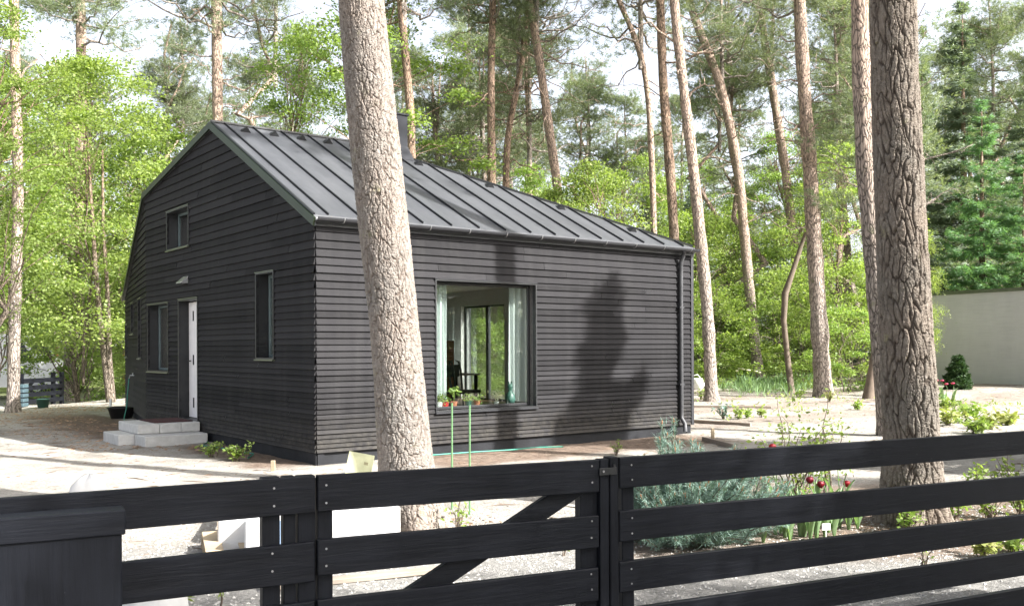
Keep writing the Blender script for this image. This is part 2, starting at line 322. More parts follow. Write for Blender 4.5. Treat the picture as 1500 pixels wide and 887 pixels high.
mask = np.stack([soil*(1-green), grav*(1-soil), np.clip(green, 0, 1), np.ones_like(soil)], -1)
g = MB(); ny, nx = GX.shape; i = np.arange(ny-1)[:, None]*nx; j = np.arange(nx-1)[None, :]
g.add(np.stack([GX, GY, GZ], -1).reshape(-1, 3), np.stack([i+j, i+j+1, i+nx+j+1, i+nx+j], -1).reshape(-1, 4))
ground = g.build('ground', M['ground'], smooth=True); ca = ground.data.color_attributes.new('mask', 'FLOAT_COLOR', 'POINT'); ca.data.foreach_set('color', mask.astype(np.float32).reshape(-1))
tag(ground, kind='structure')
def gnd(px, py): p = gp(px, py); p.z = float(gz(p.x, p.y)); return p
# ------------------------------------------------------------------ house (local x runs along the sunlit front, y along the entrance side)
HT = empty('wooden_house', (C0.x, C0.y, 0), TH, label='black timber clad house with folded grey metal roof behind the fence', cat='house')
PK = (0, 3.85, 5.39); KK = (2.71, 3.85, 5.39); P0 = (0, 0, 3.42); E0 = (7.53, 0, 3.42); P1 = (0, 7.69, 4.69); P2 = (1.17, 13.5, 2.91); QQ = (7.53, 11.5, 3.42)
ZB = .17
courses = [ZB]
while courses[-1] < 5.5: courses.append(courses[-1]+min(.145, .058+.0195*courses[-1]))
def clip_poly(poly, a, b, c):            # keep a*s+b*z<=c
    out = []
    for i in range(len(poly)):
        p, q = poly[i], poly[(i+1) % len(poly)]; dp_, dq = a*p[0]+b*p[1]-c, a*q[0]+b*q[1]-c
        if dp_ <= 0: out.append(p)
        if dp_*dq < 0: t = dp_/(dp_-dq); out.append((p[0]+(q[0]-p[0])*t, p[1]+(q[1]-p[1])*t))
    return out
def cladding(A, B, roof, holes, ov=.0):
    """A,B plan points; roof: list of (s,z) giving the top line; holes (s0,s1,z0,z1)"""
    A = np.array(A[:2], float); B = np.array(B[:2], float); L = np.linalg.norm(B-A); d = (B-A)/L; nrm = np.array([d[1], -d[0]])
    mb = MB()
    def emit(poly, z0, z1, jit):
        if len(poly) < 3: return
        V = []; 
        for s_, z in poly:
            off = .030-(z-z0)/(z1-z0)*.026+jit; p = A+d*s_+nrm*off; V.append((p[0], p[1], z))
        mb.add(V, [list(range(len(V)))])
        bot = [p for p in poly if abs(p[1]-z0) < 1e-6]
        if len(bot) >= 2:
            sa, sb = min(x[0] for x in bot), max(x[0] for x in bot); o1, o2 = .030+jit, -.012
            W = [A+d*sa+nrm*o1, A+d*sb+nrm*o1, A+d*sb+nrm*o2, A+d*sa+nrm*o2]
            n0 = mb.n; mb.add([(x[0], x[1], z0) for x in W], [[0, 3, 2, 1]])
            for e, s_ in ((0, sa), (1, sb)):                       # end grain
                if max([q_[1] for q_ in poly if abs(q_[0]-s_) < 1e-4] or [0]) < z1-1e-4: continue
                p = A+d*s_+nrm*o1; q = A+d*s_+nrm*o2; r_ = A+d*s_+nrm*.004; mb.add([(p[0], p[1], z0), (q[0], q[1], z0), (r_[0]-nrm[0]*.015, r_[1]-nrm[1]*.015, z1), (r_[0], r_[1], z1)], [[0, 1, 2, 3]])
    for z0, z1 in zip(courses[:-1], courses[1:]):
        cuts = [(0-ov, L+ov)]
        # boards meeting an opening are notched: split where the opening starts or ends
        zs = sorted({z0, z1, *[h for (_, _, a_, b_) in holes for h in (a_, b_) if z0+.012 < h < z1-.012]})
        for za, zb in zip(zs[:-1], zs[1:]):
            segs = [(-ov, L+ov)]
            for (s0, s1, a_, b_) in holes:
                if (za+zb)/2 > a_ and (za+zb)/2 < b_:
                    ns = []
                    for (x, y) in segs:
                        if s1 <= x or s0 >= y: ns.append((x, y)); continue
                        if s0 > x: ns.append((x, s0))
                        if s1 < y: ns.append((s1, y))
                    segs = ns
            rr = random.Random(int(z0*1000)+int(L*77)); 
            for (x, y) in segs:
                js = [x]; q = x+rr.uniform(1.2, 4.2)
                while q < y-.8: js.append(q); q += rr.uniform(2.4, 4.4)
                js.append(y)
                for a1, b1 in zip(js[:-1], js[1:]):
                    poly = [(a1+(.005 if a1 != x else 0), za), (b1, za), (b1, zb), (a1+(.005 if a1 != x else 0), zb)]
                    for (ra, rb) in zip(roof[:-1], roof[1:]):
                        k = (rb[1]-ra[1])/(rb[0]-ra[0]); poly = clip_poly(poly, -k, 1, ra[1]-k*ra[0]) if poly else poly
                    emit(poly, z0, z1, rr.uniform(-.003, .003))
    return mb
# openings on the entrance side (y = t), seen from outside with s running 7.69-t
W1 = (5.10, 6.30, 3.47, 4.16); W2 = (6.27, 7.53, 1.18, 2.46); W3 = (1.37, 2.01, 1.46, 2.73); DR = (4.66, 5.64, .34, 2.47)
L1 = 7.69
flip = lambda h: (L1-h[1], L1-h[0], h[2], h[3])
left = cladding((0, L1), (0, 0), [(0, 4.64), (L1-3.85, 5.34), (L1, 3.37)], [flip(h) for h in (W1, W2, W3, DR)])
left.build('wall', M['clad'], HT)
WB = (1.94, 3.83, .66, 2.60)
cladding((0, 0), (7.53, 0), [(-1, 3.36), (9, 3.36)], [WB], .0).build('wall', M['clad'], HT)
L2 = math.hypot(P2[0]-P1[0], P2[1]-P1[1]); S1 = (1.1, 1.8, 1.42, 2.66); S2 = (3.1, 3.8, 1.97, 2.66); S3 = (5.1, 5.7, 1.42, 2.2)
fl2 = lambda h: (L2-h[1], L2-h[0], h[2], h[3])
cladding(P2, P1, [(0, 2.86), (L2, 4.64)], [fl2(h) for h in (S1, S2, S3)]).build('wall', M['clad'], HT)
PD = (5.40, 7.16, .36, 2.60)
cladding(E0, QQ, [(-1, 3.36), (14, 3.36)], [PD]).build('wall', M['clad'], HT)
L3 = math.hypot(QQ[0]-P2[0], QQ[1]-P2[1])
cladding(QQ, P2, [(0, 3.36), (L3, 2.86)], []).build('wall', M['clad'], HT)
# corner boards and plinth
mb = MB()
plan = [P0, E0, QQ, P2, P1]
for a_, b_ in zip(plan, plan[1:]+plan[:1]):
    a2 = np.array(a_[:2]); b2 = np.array(b_[:2]); d = (b2-a2)/np.linalg.norm(b2-a2); n_ = np.array([d[1], -d[0]])
    p = a2-n_*.02; q = b2-n_*.02
    mb.bar((p[0]-n_[0]*.05, p[1]-n_[1]*.05, .03), (q[0]-n_[0]*.05, q[1]-n_[1]*.05, .03), .32, .1)
mb.build('plinth', M['plinth'], HT)
mb = MB(); mb.box2((7.50, -.035, .16), (7.565, .02, 3.36)); mb.build('corner_trim', M['gutter'], HT)
# wall core behind the boards, with the openings
def holed(mb, org, d, up, s0, s1, z0, z1, holes, top=None):
    ss = sorted({s0, s1, *[h[0] for h in holes], *[h[1] for h in holes]}); zs = sorted({z0, z1, *[h[2] for h in holes], *[h[3] for h in holes]})
    org = np.array(org, float); d = np.array(d, float)
    for a_, b_ in zip(ss[:-1], ss[1:]):
        for c_, e_ in zip(zs[:-1], zs[1:]):
            cs, cz = (a_+b_)/2, (c_+e_)/2
            if any(h[0] < cs < h[1] and h[2] < cz < h[3] for h in holes): continue
            mb.add([org+d*a_+(0, 0, c_), org+d*b_+(0, 0, c_), org+d*b_+(0, 0, e_), org+d*a_+(0, 0, e_)], [[0, 1, 2, 3]])
ZF, ZC = .36, 2.95
mb = MB()
holed(mb, (.26, .26, 0), (1, 0, 0), None, 0, 7.01, ZF, ZC, [(WB[0]-.26, WB[1]-.26, WB[2], WB[3])])
holed(mb, (.26, .26, 0), (0, 1, 0), None, 0, 7.74, ZF, ZC, [(h[0]-.26, h[1]-.26, h[2], h[3]) for h in (W2, W3, DR)])
holed(mb, (7.27, .26, 0), (0, 1, 0), None, 0, 7.74, ZF, ZC, [(PD[0]-.26, PD[1]-.26, ZF, PD[3])])
holed(mb, (.26, 8.0, 0), (1, 0, 0), None, 0, 7.01, ZF, ZC, [])
mb.add([(.26, .26, ZC), (7.27, .26, ZC), (7.27, 8, ZC), (.26, 8, ZC)], [[0, 1, 2, 3]])
# plaster reveals round the openings
for (a_, b_, c_, e_), kind in ((WB, 'f'), (PD, 'r')):
    if kind == 'f':
        mb.box2((a_-.02, .05, c_-.03), (b_+.02, .262, c_)); mb.box2((a_-.02, .05, e_), (b_+.02, .262, e_+.03)); mb.box2((a_-.03, .05, c_), (a_, .262, e_)); mb.box2((b_, .05, c_), (b_+.03, .262, e_))
    else:
        mb.box2((7.27, a_-.03, c_), (7.5, a_, e_)); mb.box2((7.27, b_, c_), (7.5, b_+.03, e_)); mb.box2((7.27, a_, e_), (7.5, b_, e_+.03))
mb.build('inner_wall', M['plaster'], HT)
mb = MB(); mb.box2((.2, .2, .2), (7.4, 8.1, ZF)); mb.build('room_floor', M['floorw'], HT)
mb = MB(); mb.box2((4.4, 5.0, ZF), (5.62, 5.1, 1.75)); mb.build('room_divider', M['orange'], HT)
# ---- roof
nF = np.array([0, -(5.39-3.42), 3.85]); nF = nF/np.linalg.norm(nF)
def zf(y): return 3.42+y*(1.97/3.85)
roof = MB()
ov = .075
T0 = (-.06, -ov, zf(-ov)+.03); T1 = (7.565, -ov, zf(-ov)+.03); T2 = (KK[0], KK[1], KK[2]+.03); T3 = (-.06, PK[1], PK[2]+.03)
roof.add([T0, T1, T2, T3], [[0, 1, 2, 3]])
up = lambda p, dz=.03: (p[0], p[1], p[2]+dz)
P1o = (-.06, P1[1]+.01, P1[2]+.03); P2o = (P2[0]-.07, P2[1]+.03, P2[2]+.03); Qo = (7.565, 11.56, 3.45)
roof.add([T3, T2, P1o], [[0, 1, 2]]); roof.add([P1o, T2, P2o], [[0, 1, 2]]); roof.add([P2o, T2, Qo], [[0, 1, 2]]); roof.add([Qo, T2, T1], [[0, 1, 2]])
dn = lambda p: (p[0], p[1], p[2]-.10)
ring = [T0, T1, Qo, P2o, P1o, T3]
for a_, b_ in zip(ring, ring[1:]+ring[:1]): roof.add([a_, b_, dn(b_), dn(a_)], [[0, 3, 2, 1]])
# soffit
roof.add([dn(p) for p in (T0, T1, T2, T3)], [[3, 2, 1, 0]])
for tri in ((T3, T2, P1o), (P1o, T2, P2o), (P2o, T2, Qo), (Qo, T2, T1)): roof.add([dn(p) for p in tri], [[2, 1, 0]])
RF = roof.build('roof', M['roof'], HT)
sm = MB()
for k_ in range(15):
    x = .17+.508*k_
    ytop = 3.85 if x <= KK[0] else 3.85*(7.53-x)/(7.53-KK[0])
    if ytop < .12: continue
    a_ = Vector((x, -ov+.02, zf(-ov+.02)+.045)); b_ = Vector((x, ytop-.03, zf(ytop-.03)+.045)); sm.bar(a_, b_, .034, .014)
sm.bar((-.06, 3.85, 5.437), (KK[0], 3.85, 5.437), .03, .06); sm.bar((KK[0], 3.85, 5.437), (7.56, -.02, 3.455), .03, .06)
sm.bar((-.055, -ov, zf(-ov)+.04), (-.055, 3.85, 5.435), .03, .03)
sm.build('seam', M['seam'], RF)
def vent_mesh():
    v = MB(); v.add([(-.09, -.05, 0), (.09, -.05, 0), (0, -.05, .10), (0, .16, .0), (-.09, .0, .0), (.09, 0, 0)], [[0, 1, 2], [0, 2, 3, 4], [1, 5, 3, 2]]); return v
v0 = None
for k_ in range(13):
    x = .17+.508*k_+.25; yt = 3.85 if x <= KK[0] else 3.85*(7.53-x)/(7.53-KK[0])
    if k_ in (7, 9, 11) or yt < .8: continue
    if v0 is None: v0 = vent_mesh().build('roof_vent', M['seam'], RF); o = v0
    else: o = v0.copy(); COL.objects.link(o); o.parent = RF
    o.location = (x, yt-.30, zf(yt-.30)+.03); o.rotation_euler = (math.atan(1.97/3.85), 0, 0)
# verge
mb = MB()
for a_, b_ in (((-.075, -.12, zf(-.12)-.045), (-.075, 3.853, 5.362)), ((-.075, 3.847, 5.362), (-.075, 7.70, 4.66)), ((-.075, 7.695, 4.66), (P2[0]-.085, 13.5, 2.88))):
    mb.bar(a_, b_, .115, .03)
mb.build('verge_board', M['verge'], HT)
# chimney
CH = Vector((3.22, 3.42, 0)); mb = MB(); mb.box2((CH.x-.21, CH.y-.17, 4.9), (CH.x+.21, CH.y+.17, 5.90)); 
M['chim'] = simple('chimney_metal', (.028, .03, .036), .6, 0, .1, 6, 0, .15); ch = mb.build('chimney', M['chim'], RF)
mb = MB(); mb.box2((CH.x-.235, CH.y-.195, 5.90), (CH.x+.235, CH.y+.195, 5.935), bev=.006); mb.build('chimney_cap', M['chim'], ch)
mb = MB(); zb = zf(CH.y-.25); q = [(CH.x-.30, CH.y-.27, zf(CH.y-.27)+.034), (CH.x+.30, CH.y-.27, zf(CH.y-.27)+.034), (CH.x+.30, CH.y+.25, 5.36), (CH.x-.30, CH.y+.25, 5.42), (CH.x-.212, CH.y-.172, 5.33), (CH.x+.212, CH.y-.172, 5.33), (CH.x+.212, CH.y+.172, 5.5), (CH.x-.212, CH.y+.172, 5.5)]
mb.add(q, [[0, 1, 5, 4], [1, 2, 6, 5], [2, 3, 7, 6], [3, 0, 4, 7]]); mb.build('chimney_flashing', M['chim'], ch)
# gutter: half round, brackets, trim board, downpipe
mb = MB(); prof = [(-.06+.055*math.cos(t), .055*math.sin(t)) for t in np.linspace(math.pi, 2*math.pi, 9)]
ZG = zf(-ov)-.005
V = []
xs = [-.05, 7.575]
for x in xs:
    for (yy, zz) in prof: V.append((x, -ov+yy+.0, ZG+zz))
    for (yy, zz) in prof[::-1]: V.append((x, -ov+(yy+.06)*.9-.06, ZG+zz*.9+.002))
n_ = len(prof)*2; mb.add(V, [[i_, (i_+1) % n_, n_+(i_+1) % n_, n_+i_] for i_ in range(n_)]+[list(range(n_))[::-1], [n_+i_ for i_ in range(n_)]])
GU = mb.build('gutter', M['gutter'], HT)
b0 = None
for k_ in range(11):
    if b0 is None:
        mb = MB(); mb.tube([(0, -.06+.06*math.cos(t), .06*math.sin(t)) for t in np.linspace(math.pi, 2*math.pi, 9)], .008, 5); b0 = mb.build('gutter_bracket', M['zinc'], GU); o = b0
    else: o = b0.copy(); COL.objects.link(o); o.parent = GU
    o.location = (.35+.70*k_, -ov, ZG)
mb = MB(); mb.box2((-.02, -.05, 3.27), (7.57, -.005, 3.335)); mb.build('eaves_trim', M['gutter'], HT)
mb = MB(); mb.tube([(7.19, -.15, 3.32), (7.19, -.12, 3.22), (7.19, -.075, 3.14), (7.19, -.07, 2.9), (7.19, -.07, .42), (7.19, -.07, .3), (7.19, -.15, .2), (7.19, -.16, .06)], .038, 12)
dpn = mb.build('downpipe', simple('downpipe_metal', (.06, .061, .066), .5, .2), HT, smooth=True)
for z_ in (2.3, .9): mb = MB(); mb.box2((7.13, -.1, z_), (7.25, 0, z_+.03)); mb.build('pipe_clip', M['gutter'], dpn)
# ---- windows
def window(name, parent, org, d, n_, s0, s1, z0, z1, depth, sillmat, inner='framew', glass=True, label=None):
    """org+d*s, outward n_"""
    org = np.array(org, float); d = np.array(d, float); n_ = np.array(n_, float)
    rot = np.array([d, n_, (0, 0, 1)]).T
    def bx(mb, sa, sb, na, nb, za, zb, **k): c = org+d*(sa+sb)/2+n_*(na+nb)/2+np.array([0, 0, (za+zb)/2]); mb.box(c, (abs(sb-sa), abs(nb-na), abs(zb-za)), rot=rot, **k)
    W = empty(name, parent=None) if False else None
    f = MB(); th = .022
    for (sa, sb, za, zb) in ((s0-th, s0, z0-th, z1+th), (s1, s1+th, z0-th, z1+th), (s0, s1, z1, z1+th), (s0, s1, z0-th, z0)):
        bx(f, sa, sb, -depth-.04, .035, za, zb)
    fo = f.build(name, M['frame'], parent)
    if label: fo['label'] = label
    s_ = MB(); bx(s_, s0-.03, s1+.03, -.02, .06, z0-.045, z0-.023); s_.build('sill', sillmat, fo)
    s_ = MB(); bx(s_, s0-.03, s1+.03, -.0, .045, z1+.023, z1+.034); s_.build('head_flashing', sillmat, fo)
    s_ = MB(); fw = .05
    for (sa, sb, za, zb) in ((s0, s0+fw, z0, z1), (s1-fw, s1, z0, z1), (s0+fw, s1-fw, z1-fw, z1), (s0+fw, s1-fw, z0, z0+fw)):
        bx(s_, sa+.002, sb-.002, -depth-.03, -depth+.012, za+.002, zb-.002, bev=.006)
    s_.build('sash', M[inner], fo)
    if glass:
        s_ = MB(); bx(s_, s0+fw-.01, s1-fw+.01, -depth-.012, -depth-.006, z0+fw-.01, z1-fw+.01); s_.build('pane', M['glass'], fo)
    return fo
yo = (0, 1, 0)
window('window', HT, (0, 0, 0), (0, 1, 0), (-1, 0, 0), *W1, .19, M['flash'], label='small square window high in the dark gable')
window('window', HT, (0, 0, 0), (0, 1, 0), (-1, 0, 0), *W2, .19, M['flash'], label='tall window left of the entrance door')
window('window', HT, (0, 0, 0), (0, 1, 0), (-1, 0, 0), *W3, .18, M['flash'], label='narrow window near the sunlit corner')
d2 = (np.array(P2[:2])-np.array(P1[:2]))/L2; 
for h in (S1, S2, S3): window('window', HT, (0, L1, 0), (d2[0], d2[1], 0), (-d2[1], d2[0], 0), *h, .15, M['flash'], label='slit window in the bent side wall')
window('window', HT, (0, 0, 0), (1, 0, 0), (0, -1, 0), *WB, .13, M['gutter'], inner='frame', label='large square front window with white curtains')
window('glass_door', HT, (7.53, 0, 0), (0, 1, 0), (1, 0, 0), *PD, .12, M['frame'], inner='frame')
mb = MB(); mb.box2((7.38, 6.18, ZF), (7.45, 6.28, 2.58)); mb.build('door_post', M['frame'], HT)
# dark fillers behind upper window and slits so that they read as rooms
mb = MB(); mb.box2((.9, 4.9, 3.0), (.95, 6.6, 4.3)); mb.build('inner_wall', M['plaster'], HT)
# door
mb = MB(); th = .03
a_, b_, c_, e_ = DR
mb.box2((-.035, a_-th, c_), (.24, a_, e_+th)); mb.box2((-.035, b_, c_), (.24, b_+th, e_+th)); mb.box2((-.035, a_, e_), (.24, b_, e_+th))
mb.box2((-.03, a_, c_-.05), (.24, b_, c_)); DRo = mb.build('door_frame', M['frame'], HT)
mb = MB(); mb.box2((.15, a_+.02, c_+.01), (.2, b_-.02, e_-.02), bev=.004); dl = mb.build('door', M['door'], HT)
mb = MB(); 
for z in (.62, 1.4, 2.2): mb.box2((.135, b_-.30, z-.09), (.149, b_-.27, z+.09))
mb.tube([(.15, b_-.12, 1.38), (.09, b_-.12, 1.38), (.09, b_-.25, 1.38)], .012, 6); mb.build('handle', M['frame'], dl)
mb = MB(); mb.box2((-.04, a_-.03, e_+.032), (.0, b_+.03, e_+.045)); mb.build('head_flashing', M['flash'], DRo)
# wall lamp (unlit) – wedge
mb = MB(); y_ = 5.27; z_ = 2.78
mb.add([(-.02, y_-.14, z_), (-.02, y_+.14, z_), (-.15, y_+.14, z_), (-.15, y_-.14, z_), (-.02, y_-.14, z_+.13), (-.02, y_+.14, z_+.13), (-.15, y_+.14, z_+.02), (-.15, y_-.14, z_+.02)], [[0, 1, 2, 3], [4, 7, 6, 5], [3, 2, 6, 7], [0, 3, 7, 4], [1, 5, 6, 2], [0, 4, 5, 1]])
mb.build('wall_lamp', M['zinc'], HT)
# tap and hose
yt = L1+2.9*d2[1]; xt = 2.9*d2[0]
tp = empty('water_tap', (0, 0, 0)); tp.parent = HT
mb = MB(); mb.tube([(xt+.02, yt, 1.0), (xt-.12, yt, 1.0), (xt-.14, yt, .93)], .014, 7); mb.tube([(xt-.06, yt, 1.0), (xt-.06, yt, 1.05)], .01, 6); mb.box((xt-.06, yt, 1.055), (.015, .08, .012)); mb.build('spout', M['zinc'], tp, smooth=True)
def H(x, y, z=0): p = C0+VV*x+UU*y; return Vector((p.x, p.y, z))
def hose(name, pts, r, label):
    P = np.array([tuple(p) for p in pts]); k = len(P); t = np.linspace(0, k-1, k*10); Q = np.stack([np.interp(t, np.arange(k), P[:, a]) for a in range(3)], 1)
    for _ in range(4): Q[1:-1] = (Q[:-2]+2*Q[1:-1]+Q[2:])/4
    mb = MB(); mb.tube(Q, r, 6); o = mb.build(name, M['hose'], smooth=True); tag(o, label, 'hose'); return o
hose('garden_hose', [H(xt-.14, yt, .93), H(xt-.18, yt-.02, .6), H(xt-.22, yt-.1, .3), H(xt-.35, yt-.35, .05), H(xt-.5, yt-1, .02), H(xt-.6, yt-1.5, .02)], .012, 'green hose hanging from the tap on the bent wall')
hose('garden_hose', [H(-.08, 4.0, .02), H(-.35, 3.5, .02), H(-.25, 2.9, .02), H(-.3, 2.3, .02), H(-.15, 1.8, .02), H(-.45, 1.3, .02)], .011, 'green hose lying by the shaded entrance wall past the steps')
hose('garden_hose', [H(.9, -.25, .03), H(1.7, -.16, .03), H(2.5, -.22, .03), H(3.1, -.35, .03), H(3.6, -.3, .03), H(4.0, -.5, .03)], .011, 'thin green hose lying along the sunlit front wall foot')
# ---- steps
def step(nm, lo_, hi_, label, cuts=()):
    mb = MB(); mb.box2(lo_, hi_, bev=.012)
    o = mb.build(nm, M['concrete']); o.parent = None; o.location = C0; o.rotation_euler = (0, 0, TH); tag(o, label, 'step block', 'concrete blocks forming the entrance steps'); return o
step('step_block', (-1.10, 4.05, -.05), (-.06, 4.64, .168), 'long pale concrete block on the ground, nearest the camera at the entrance')
step('step_block', (-1.36, 4.66, -.05), (-.5, 5.6, .168), 'lower concrete block under the left end of the steps')
step('step_block', (-.37, 4.46, .172), (-.05, 5.62, .335), 'upper concrete block directly at the door threshold')
step('step_block', (-.735, 4.46, .172), (-.375, 5.62, .335), 'middle upper concrete block under the door mat')
step('step_block', (-1.10, 4.46, .172), (-.74, 5.62, .335), 'upper concrete block at the outer end of the landing')
mb = MB(); mb.box2((-.78, 4.62, .337), (-.12, 5.5, .352), bev=.004); o = mb.build('door_mat', M['mat']); o.location = C0; o.rotation_euler = (0, 0, TH); tag(o, 'dark red and black door mat on the concrete landing', 'door mat')
# ---- interior things
def curtain(x0, x1, y, label, seed):
    s = np.linspace(0, 1, 60); zz = np.linspace(.72, 2.58, 14); rr = random.Random(seed); ph = rr.uniform(0, 6)
    V = []; 
    for z in zz:
        k = 1-.18*math.sin((z-.7)/1.9*math.pi)*(1 if seed else 1)
        for a in s: V.append((x0+(x1-x0)*a*1.0, y+.035*math.sin(a*26+ph+.4*math.sin(z*2))*k+.01*math.sin(a*61), z))
    n = len(s); Q = np.array([[i_*n+j_, i_*n+j_+1, (i_+1)*n+j_+1, (i_+1)*n+j_] for i_ in range(len(zz)-1) for j_ in range(n-1)])
    mb = MB(); mb.add(V, Q); o = mb.build('curtain', M['curtain'], smooth=True); o.location = C0; o.rotation_euler = (0, 0, TH); tag(o, label, 'curtain', 'white curtains in the house'); return o
curtain(2.02, 2.36, .33, 'white curtain at the left edge of the big window', 1)
curtain(3.55, 4.02, .33, 'wide white curtain at the right side of the big window', 2)
o = curtain(0, 1.0, 0, 'pale curtain beside the glass door across the room', 3); o.rotation_euler = (0, 0, TH+R(90)); p = H(7.1, 7.15); o.location = (p.x, p.y, 0)
def chair(x, y, rz, label):
    c = empty('dining_chair', H(x, y, ZF), TH+rz, label=label, cat='chair', group='dark dining chairs behind the big window')
    mb = MB(); mb.box((0, 0, .45), (.42, .42, .05), bev=.015); mb.build('seat', M['rubber'], c)
    for sx in (-1, 1):
        for sy in (-1, 1):
            mb = MB(); mb.tube([(sx*.18, sy*.18, 0), (sx*.18, sy*.18, .43)], .016, 7); mb.build('leg', M['rubber'], c)
    mb = MB(); pts = [(-.17, -.19, .47), (-.18, -.23, .8), (-.14, -.25, .98), (0, -.26, 1.03), (.14, -.25, .98), (.18, -.23, .8), (.17, -.19, .47)]
    mb.tube(pts, .02, 7); mb.box((0, -.235, .82), (.24, .02, .22), bev=.008); mb.build('backrest', M['rubber'], c)
chair(4.02, 2.25, R(200), 'dark round backed chair nearer the middle of the window')
chair(3.68, 2.1, R(185), 'dark round backed chair next to the left curtain')
tb = empty('dining_table', H(4.1, 3.2, ZF), TH, label='table behind the chairs inside the big window', cat='table')
mb = MB(); mb.box((0, 0, .73), (1.3, .8, .03), bev=.008); mb.build('tabletop', M['plank'], tb)
for sx in (-1, 1):
    for sy in (-1, 1): mb = MB(); mb.box((sx*.58, sy*.34, .36), (.05, .05, .715)); mb.build('leg', M['rubber'], tb)
def leaf_quads(P, L, Wd, rg, upb=.4, droop=None):
    """rhombic leaves at P"""
    n = len(P); d = rg.normal(size=(n, 3)); d[:, 2] *= .6
    if droop is not None: d = d*.6+droop
    d /= np.linalg.norm(d, axis=1)[:, None]; nn = rg.normal(size=(n, 3)); nn[:, 2] += upb*3
    s = np.cross(d, nn); s /= np.linalg.norm(s, axis=1)[:, None]+1e-9
    L = (L*rg.uniform(.65, 1.3, n))[:, None]; Wd = Wd*L
    V = np.stack([P, P+d*L*.5+s*Wd*.5, P+d*L, P+d*L*.5-s*Wd*.5], 1).reshape(-1, 3)
    return V, np.arange(n*4).reshape(n, 4)
def potplant(px, py, hgt, potmat, kind, label, potr=.055, poth=.09):
    p = None
    k = px; # put on the sill (z .66) just behind the pane
    lo_, best = 0, None
    for x in np.linspace(1.96, 3.82, 200):
        q = H(x, .25, .67); e_ = abs(proj(q)[0]-px)
        if best is None or e_ < best[0]: best = (e_, q)
    q = best[1]; r_ = empty('potted_plant', q, label=label, cat='plant', group='pot plants on the window sill')
    mb = MB(); mb.lathe([(0.001, 0), (potr*.75, 0), (potr, poth), (potr*1.08, poth), (potr*1.08, poth+.012), (potr*.9, poth+.012), (potr*.85, poth-.01), (.001, poth-.01)], n=14); mb.build('pot', potmat, r_, smooth=False)
    mb = MB(); rg = np.random.default_rng(int(px))
    if kind == 'stalk':
        mb.tube([(0, 0, poth-.01), (.01, 0, hgt*.7)], .006, 5); P = rg.normal(size=(26, 3))*(.05, .05, .025)+(0, 0, hgt*.8); v_, f_ = leaf_quads(P, .09, .6, rg); mb.add(v_, f_)
    else:
        for _ in range(6): mb.tube([(0, 0, poth-.01), tuple(rg.normal(size=3)*(.04, .04, .01)+(0, 0, hgt*.7))], .003, 4)
        P = rg.normal(size=(60, 3))*(.045, .045, .03)+(0, 0, poth+(hgt-poth)*.55); v_, f_ = leaf_quads(P, .05, .6, rg); mb.add(v_, f_)
    mb.build('leaves', M['leaf2'] if kind != 'white' else M['whitepetal'], r_)
potplant(643, 580, .2, M['white'], 'bush', 'small leafy plant at the far left of the sill')
potplant(652, 580, .16, M['redpot'], 'bush', 'low plant in a red and white pot on the sill')
potplant(665, 580, .34, M['terracotta'], 'stalk', 'tall stalked plant in a terracotta pot on the sill')
potplant(686, 580, .2, M['pot_green'], 'bush', 'bushy plant in a dark green pot on the sill')
potplant(699, 580, .17, M['terracotta'], 'bush', 'small plant in a terracotta pot in the middle of the sill', .05)
potplant(727, 580, .24, M['white'], 'white', 'white flowering plant in a white pot on the sill', .04, .06)
q = H(3.48, .2, .675); cr = empty('small_figurine', q, TH, label='dark animal figurine on a pale base at the right of the sill', cat='figurine')
mb = MB(); mb.lathe([(.001, .03), (.07, .03), (.085, .10), (.07, .17), (.035, .22), (.03, .25), (.045, .28), (.04, .32), (.001, .34)], n=16); mb.tube([(.02, 0, .31), (.03, 0, .38)], .012, 6); mb.tube([(-.02, 0, .31), (-.03, 0, .38)], .012, 6); mb.build('body', M['pot_green'], cr, smooth=True)
mb = MB(); mb.box((0, 0, .014), (.2, .09, .026), bev=.004); mb.build('base', M['white'], cr)
# ------------------------------------------------------------------ fence and gate
FO = Vector((.477, 4.2, 0)); FD = Vector((.89, .456, 0)).normalized(); FN = Vector((FD.y, -FD.x, 0))
def fp(px, py, off=0.0):                   # fence plane, shifted towards the camera by off
    x, z = ray(px, py); A = FO+FN*off
    t = (x*A.y-A.x)/(FD.x-x*FD.y); P = A+FD*t; return Vector((P.x, P.y, CAMZ+z*P.y))
FROT = math.atan2(FD.y, FD.x)
def rail(parent, xa, ya0, ya1, xb, yb0, yb1, off, th=.028, nm='rail', mat='fence'):
    """board between pixel columns with its four corner heights"""
    a0, a1, b0, b1 = fp(xa, ya0, off), fp(xa, ya1, off), fp(xb, yb0, off), fp(xb, yb1, off)
    a1.x, a1.y = a0.x, a0.y; b1.x, b1.y = b0.x, b0.y
    B = -FN*th; c = .003
    mb = MB(); Z = Vector((0, 0, c)); X = FD*c; Y = FN*c
    fr = [a0-Z+X, b0-Z-X, b1+Z-X, a1+Z+X]; md = [a0-Y, b0-Y, b1-Y, a1-Y]; bk = [a0+B, b0+B, b1+B, a1+B]
    o_ = parent.matrix_world.inverted() if False else None
    pts = fr+md+bk; inv = Matrix.Rotation(-FROT, 3, 'Z'); pl = parent.location
    V = [inv @ (p-pl) for p in pts]
    mb.add([tuple(v_) for v_ in V], [[0, 3, 2, 1], [0, 1, 5, 4], [1, 2, 6, 5], [2, 3, 7, 6], [3, 0, 4, 7], [4, 5, 9, 8], [5, 6, 10, 9], [6, 7, 11, 10], [7, 4, 8, 11], [8, 9, 10, 11]])
    return mb.build(nm, M[mat], parent)
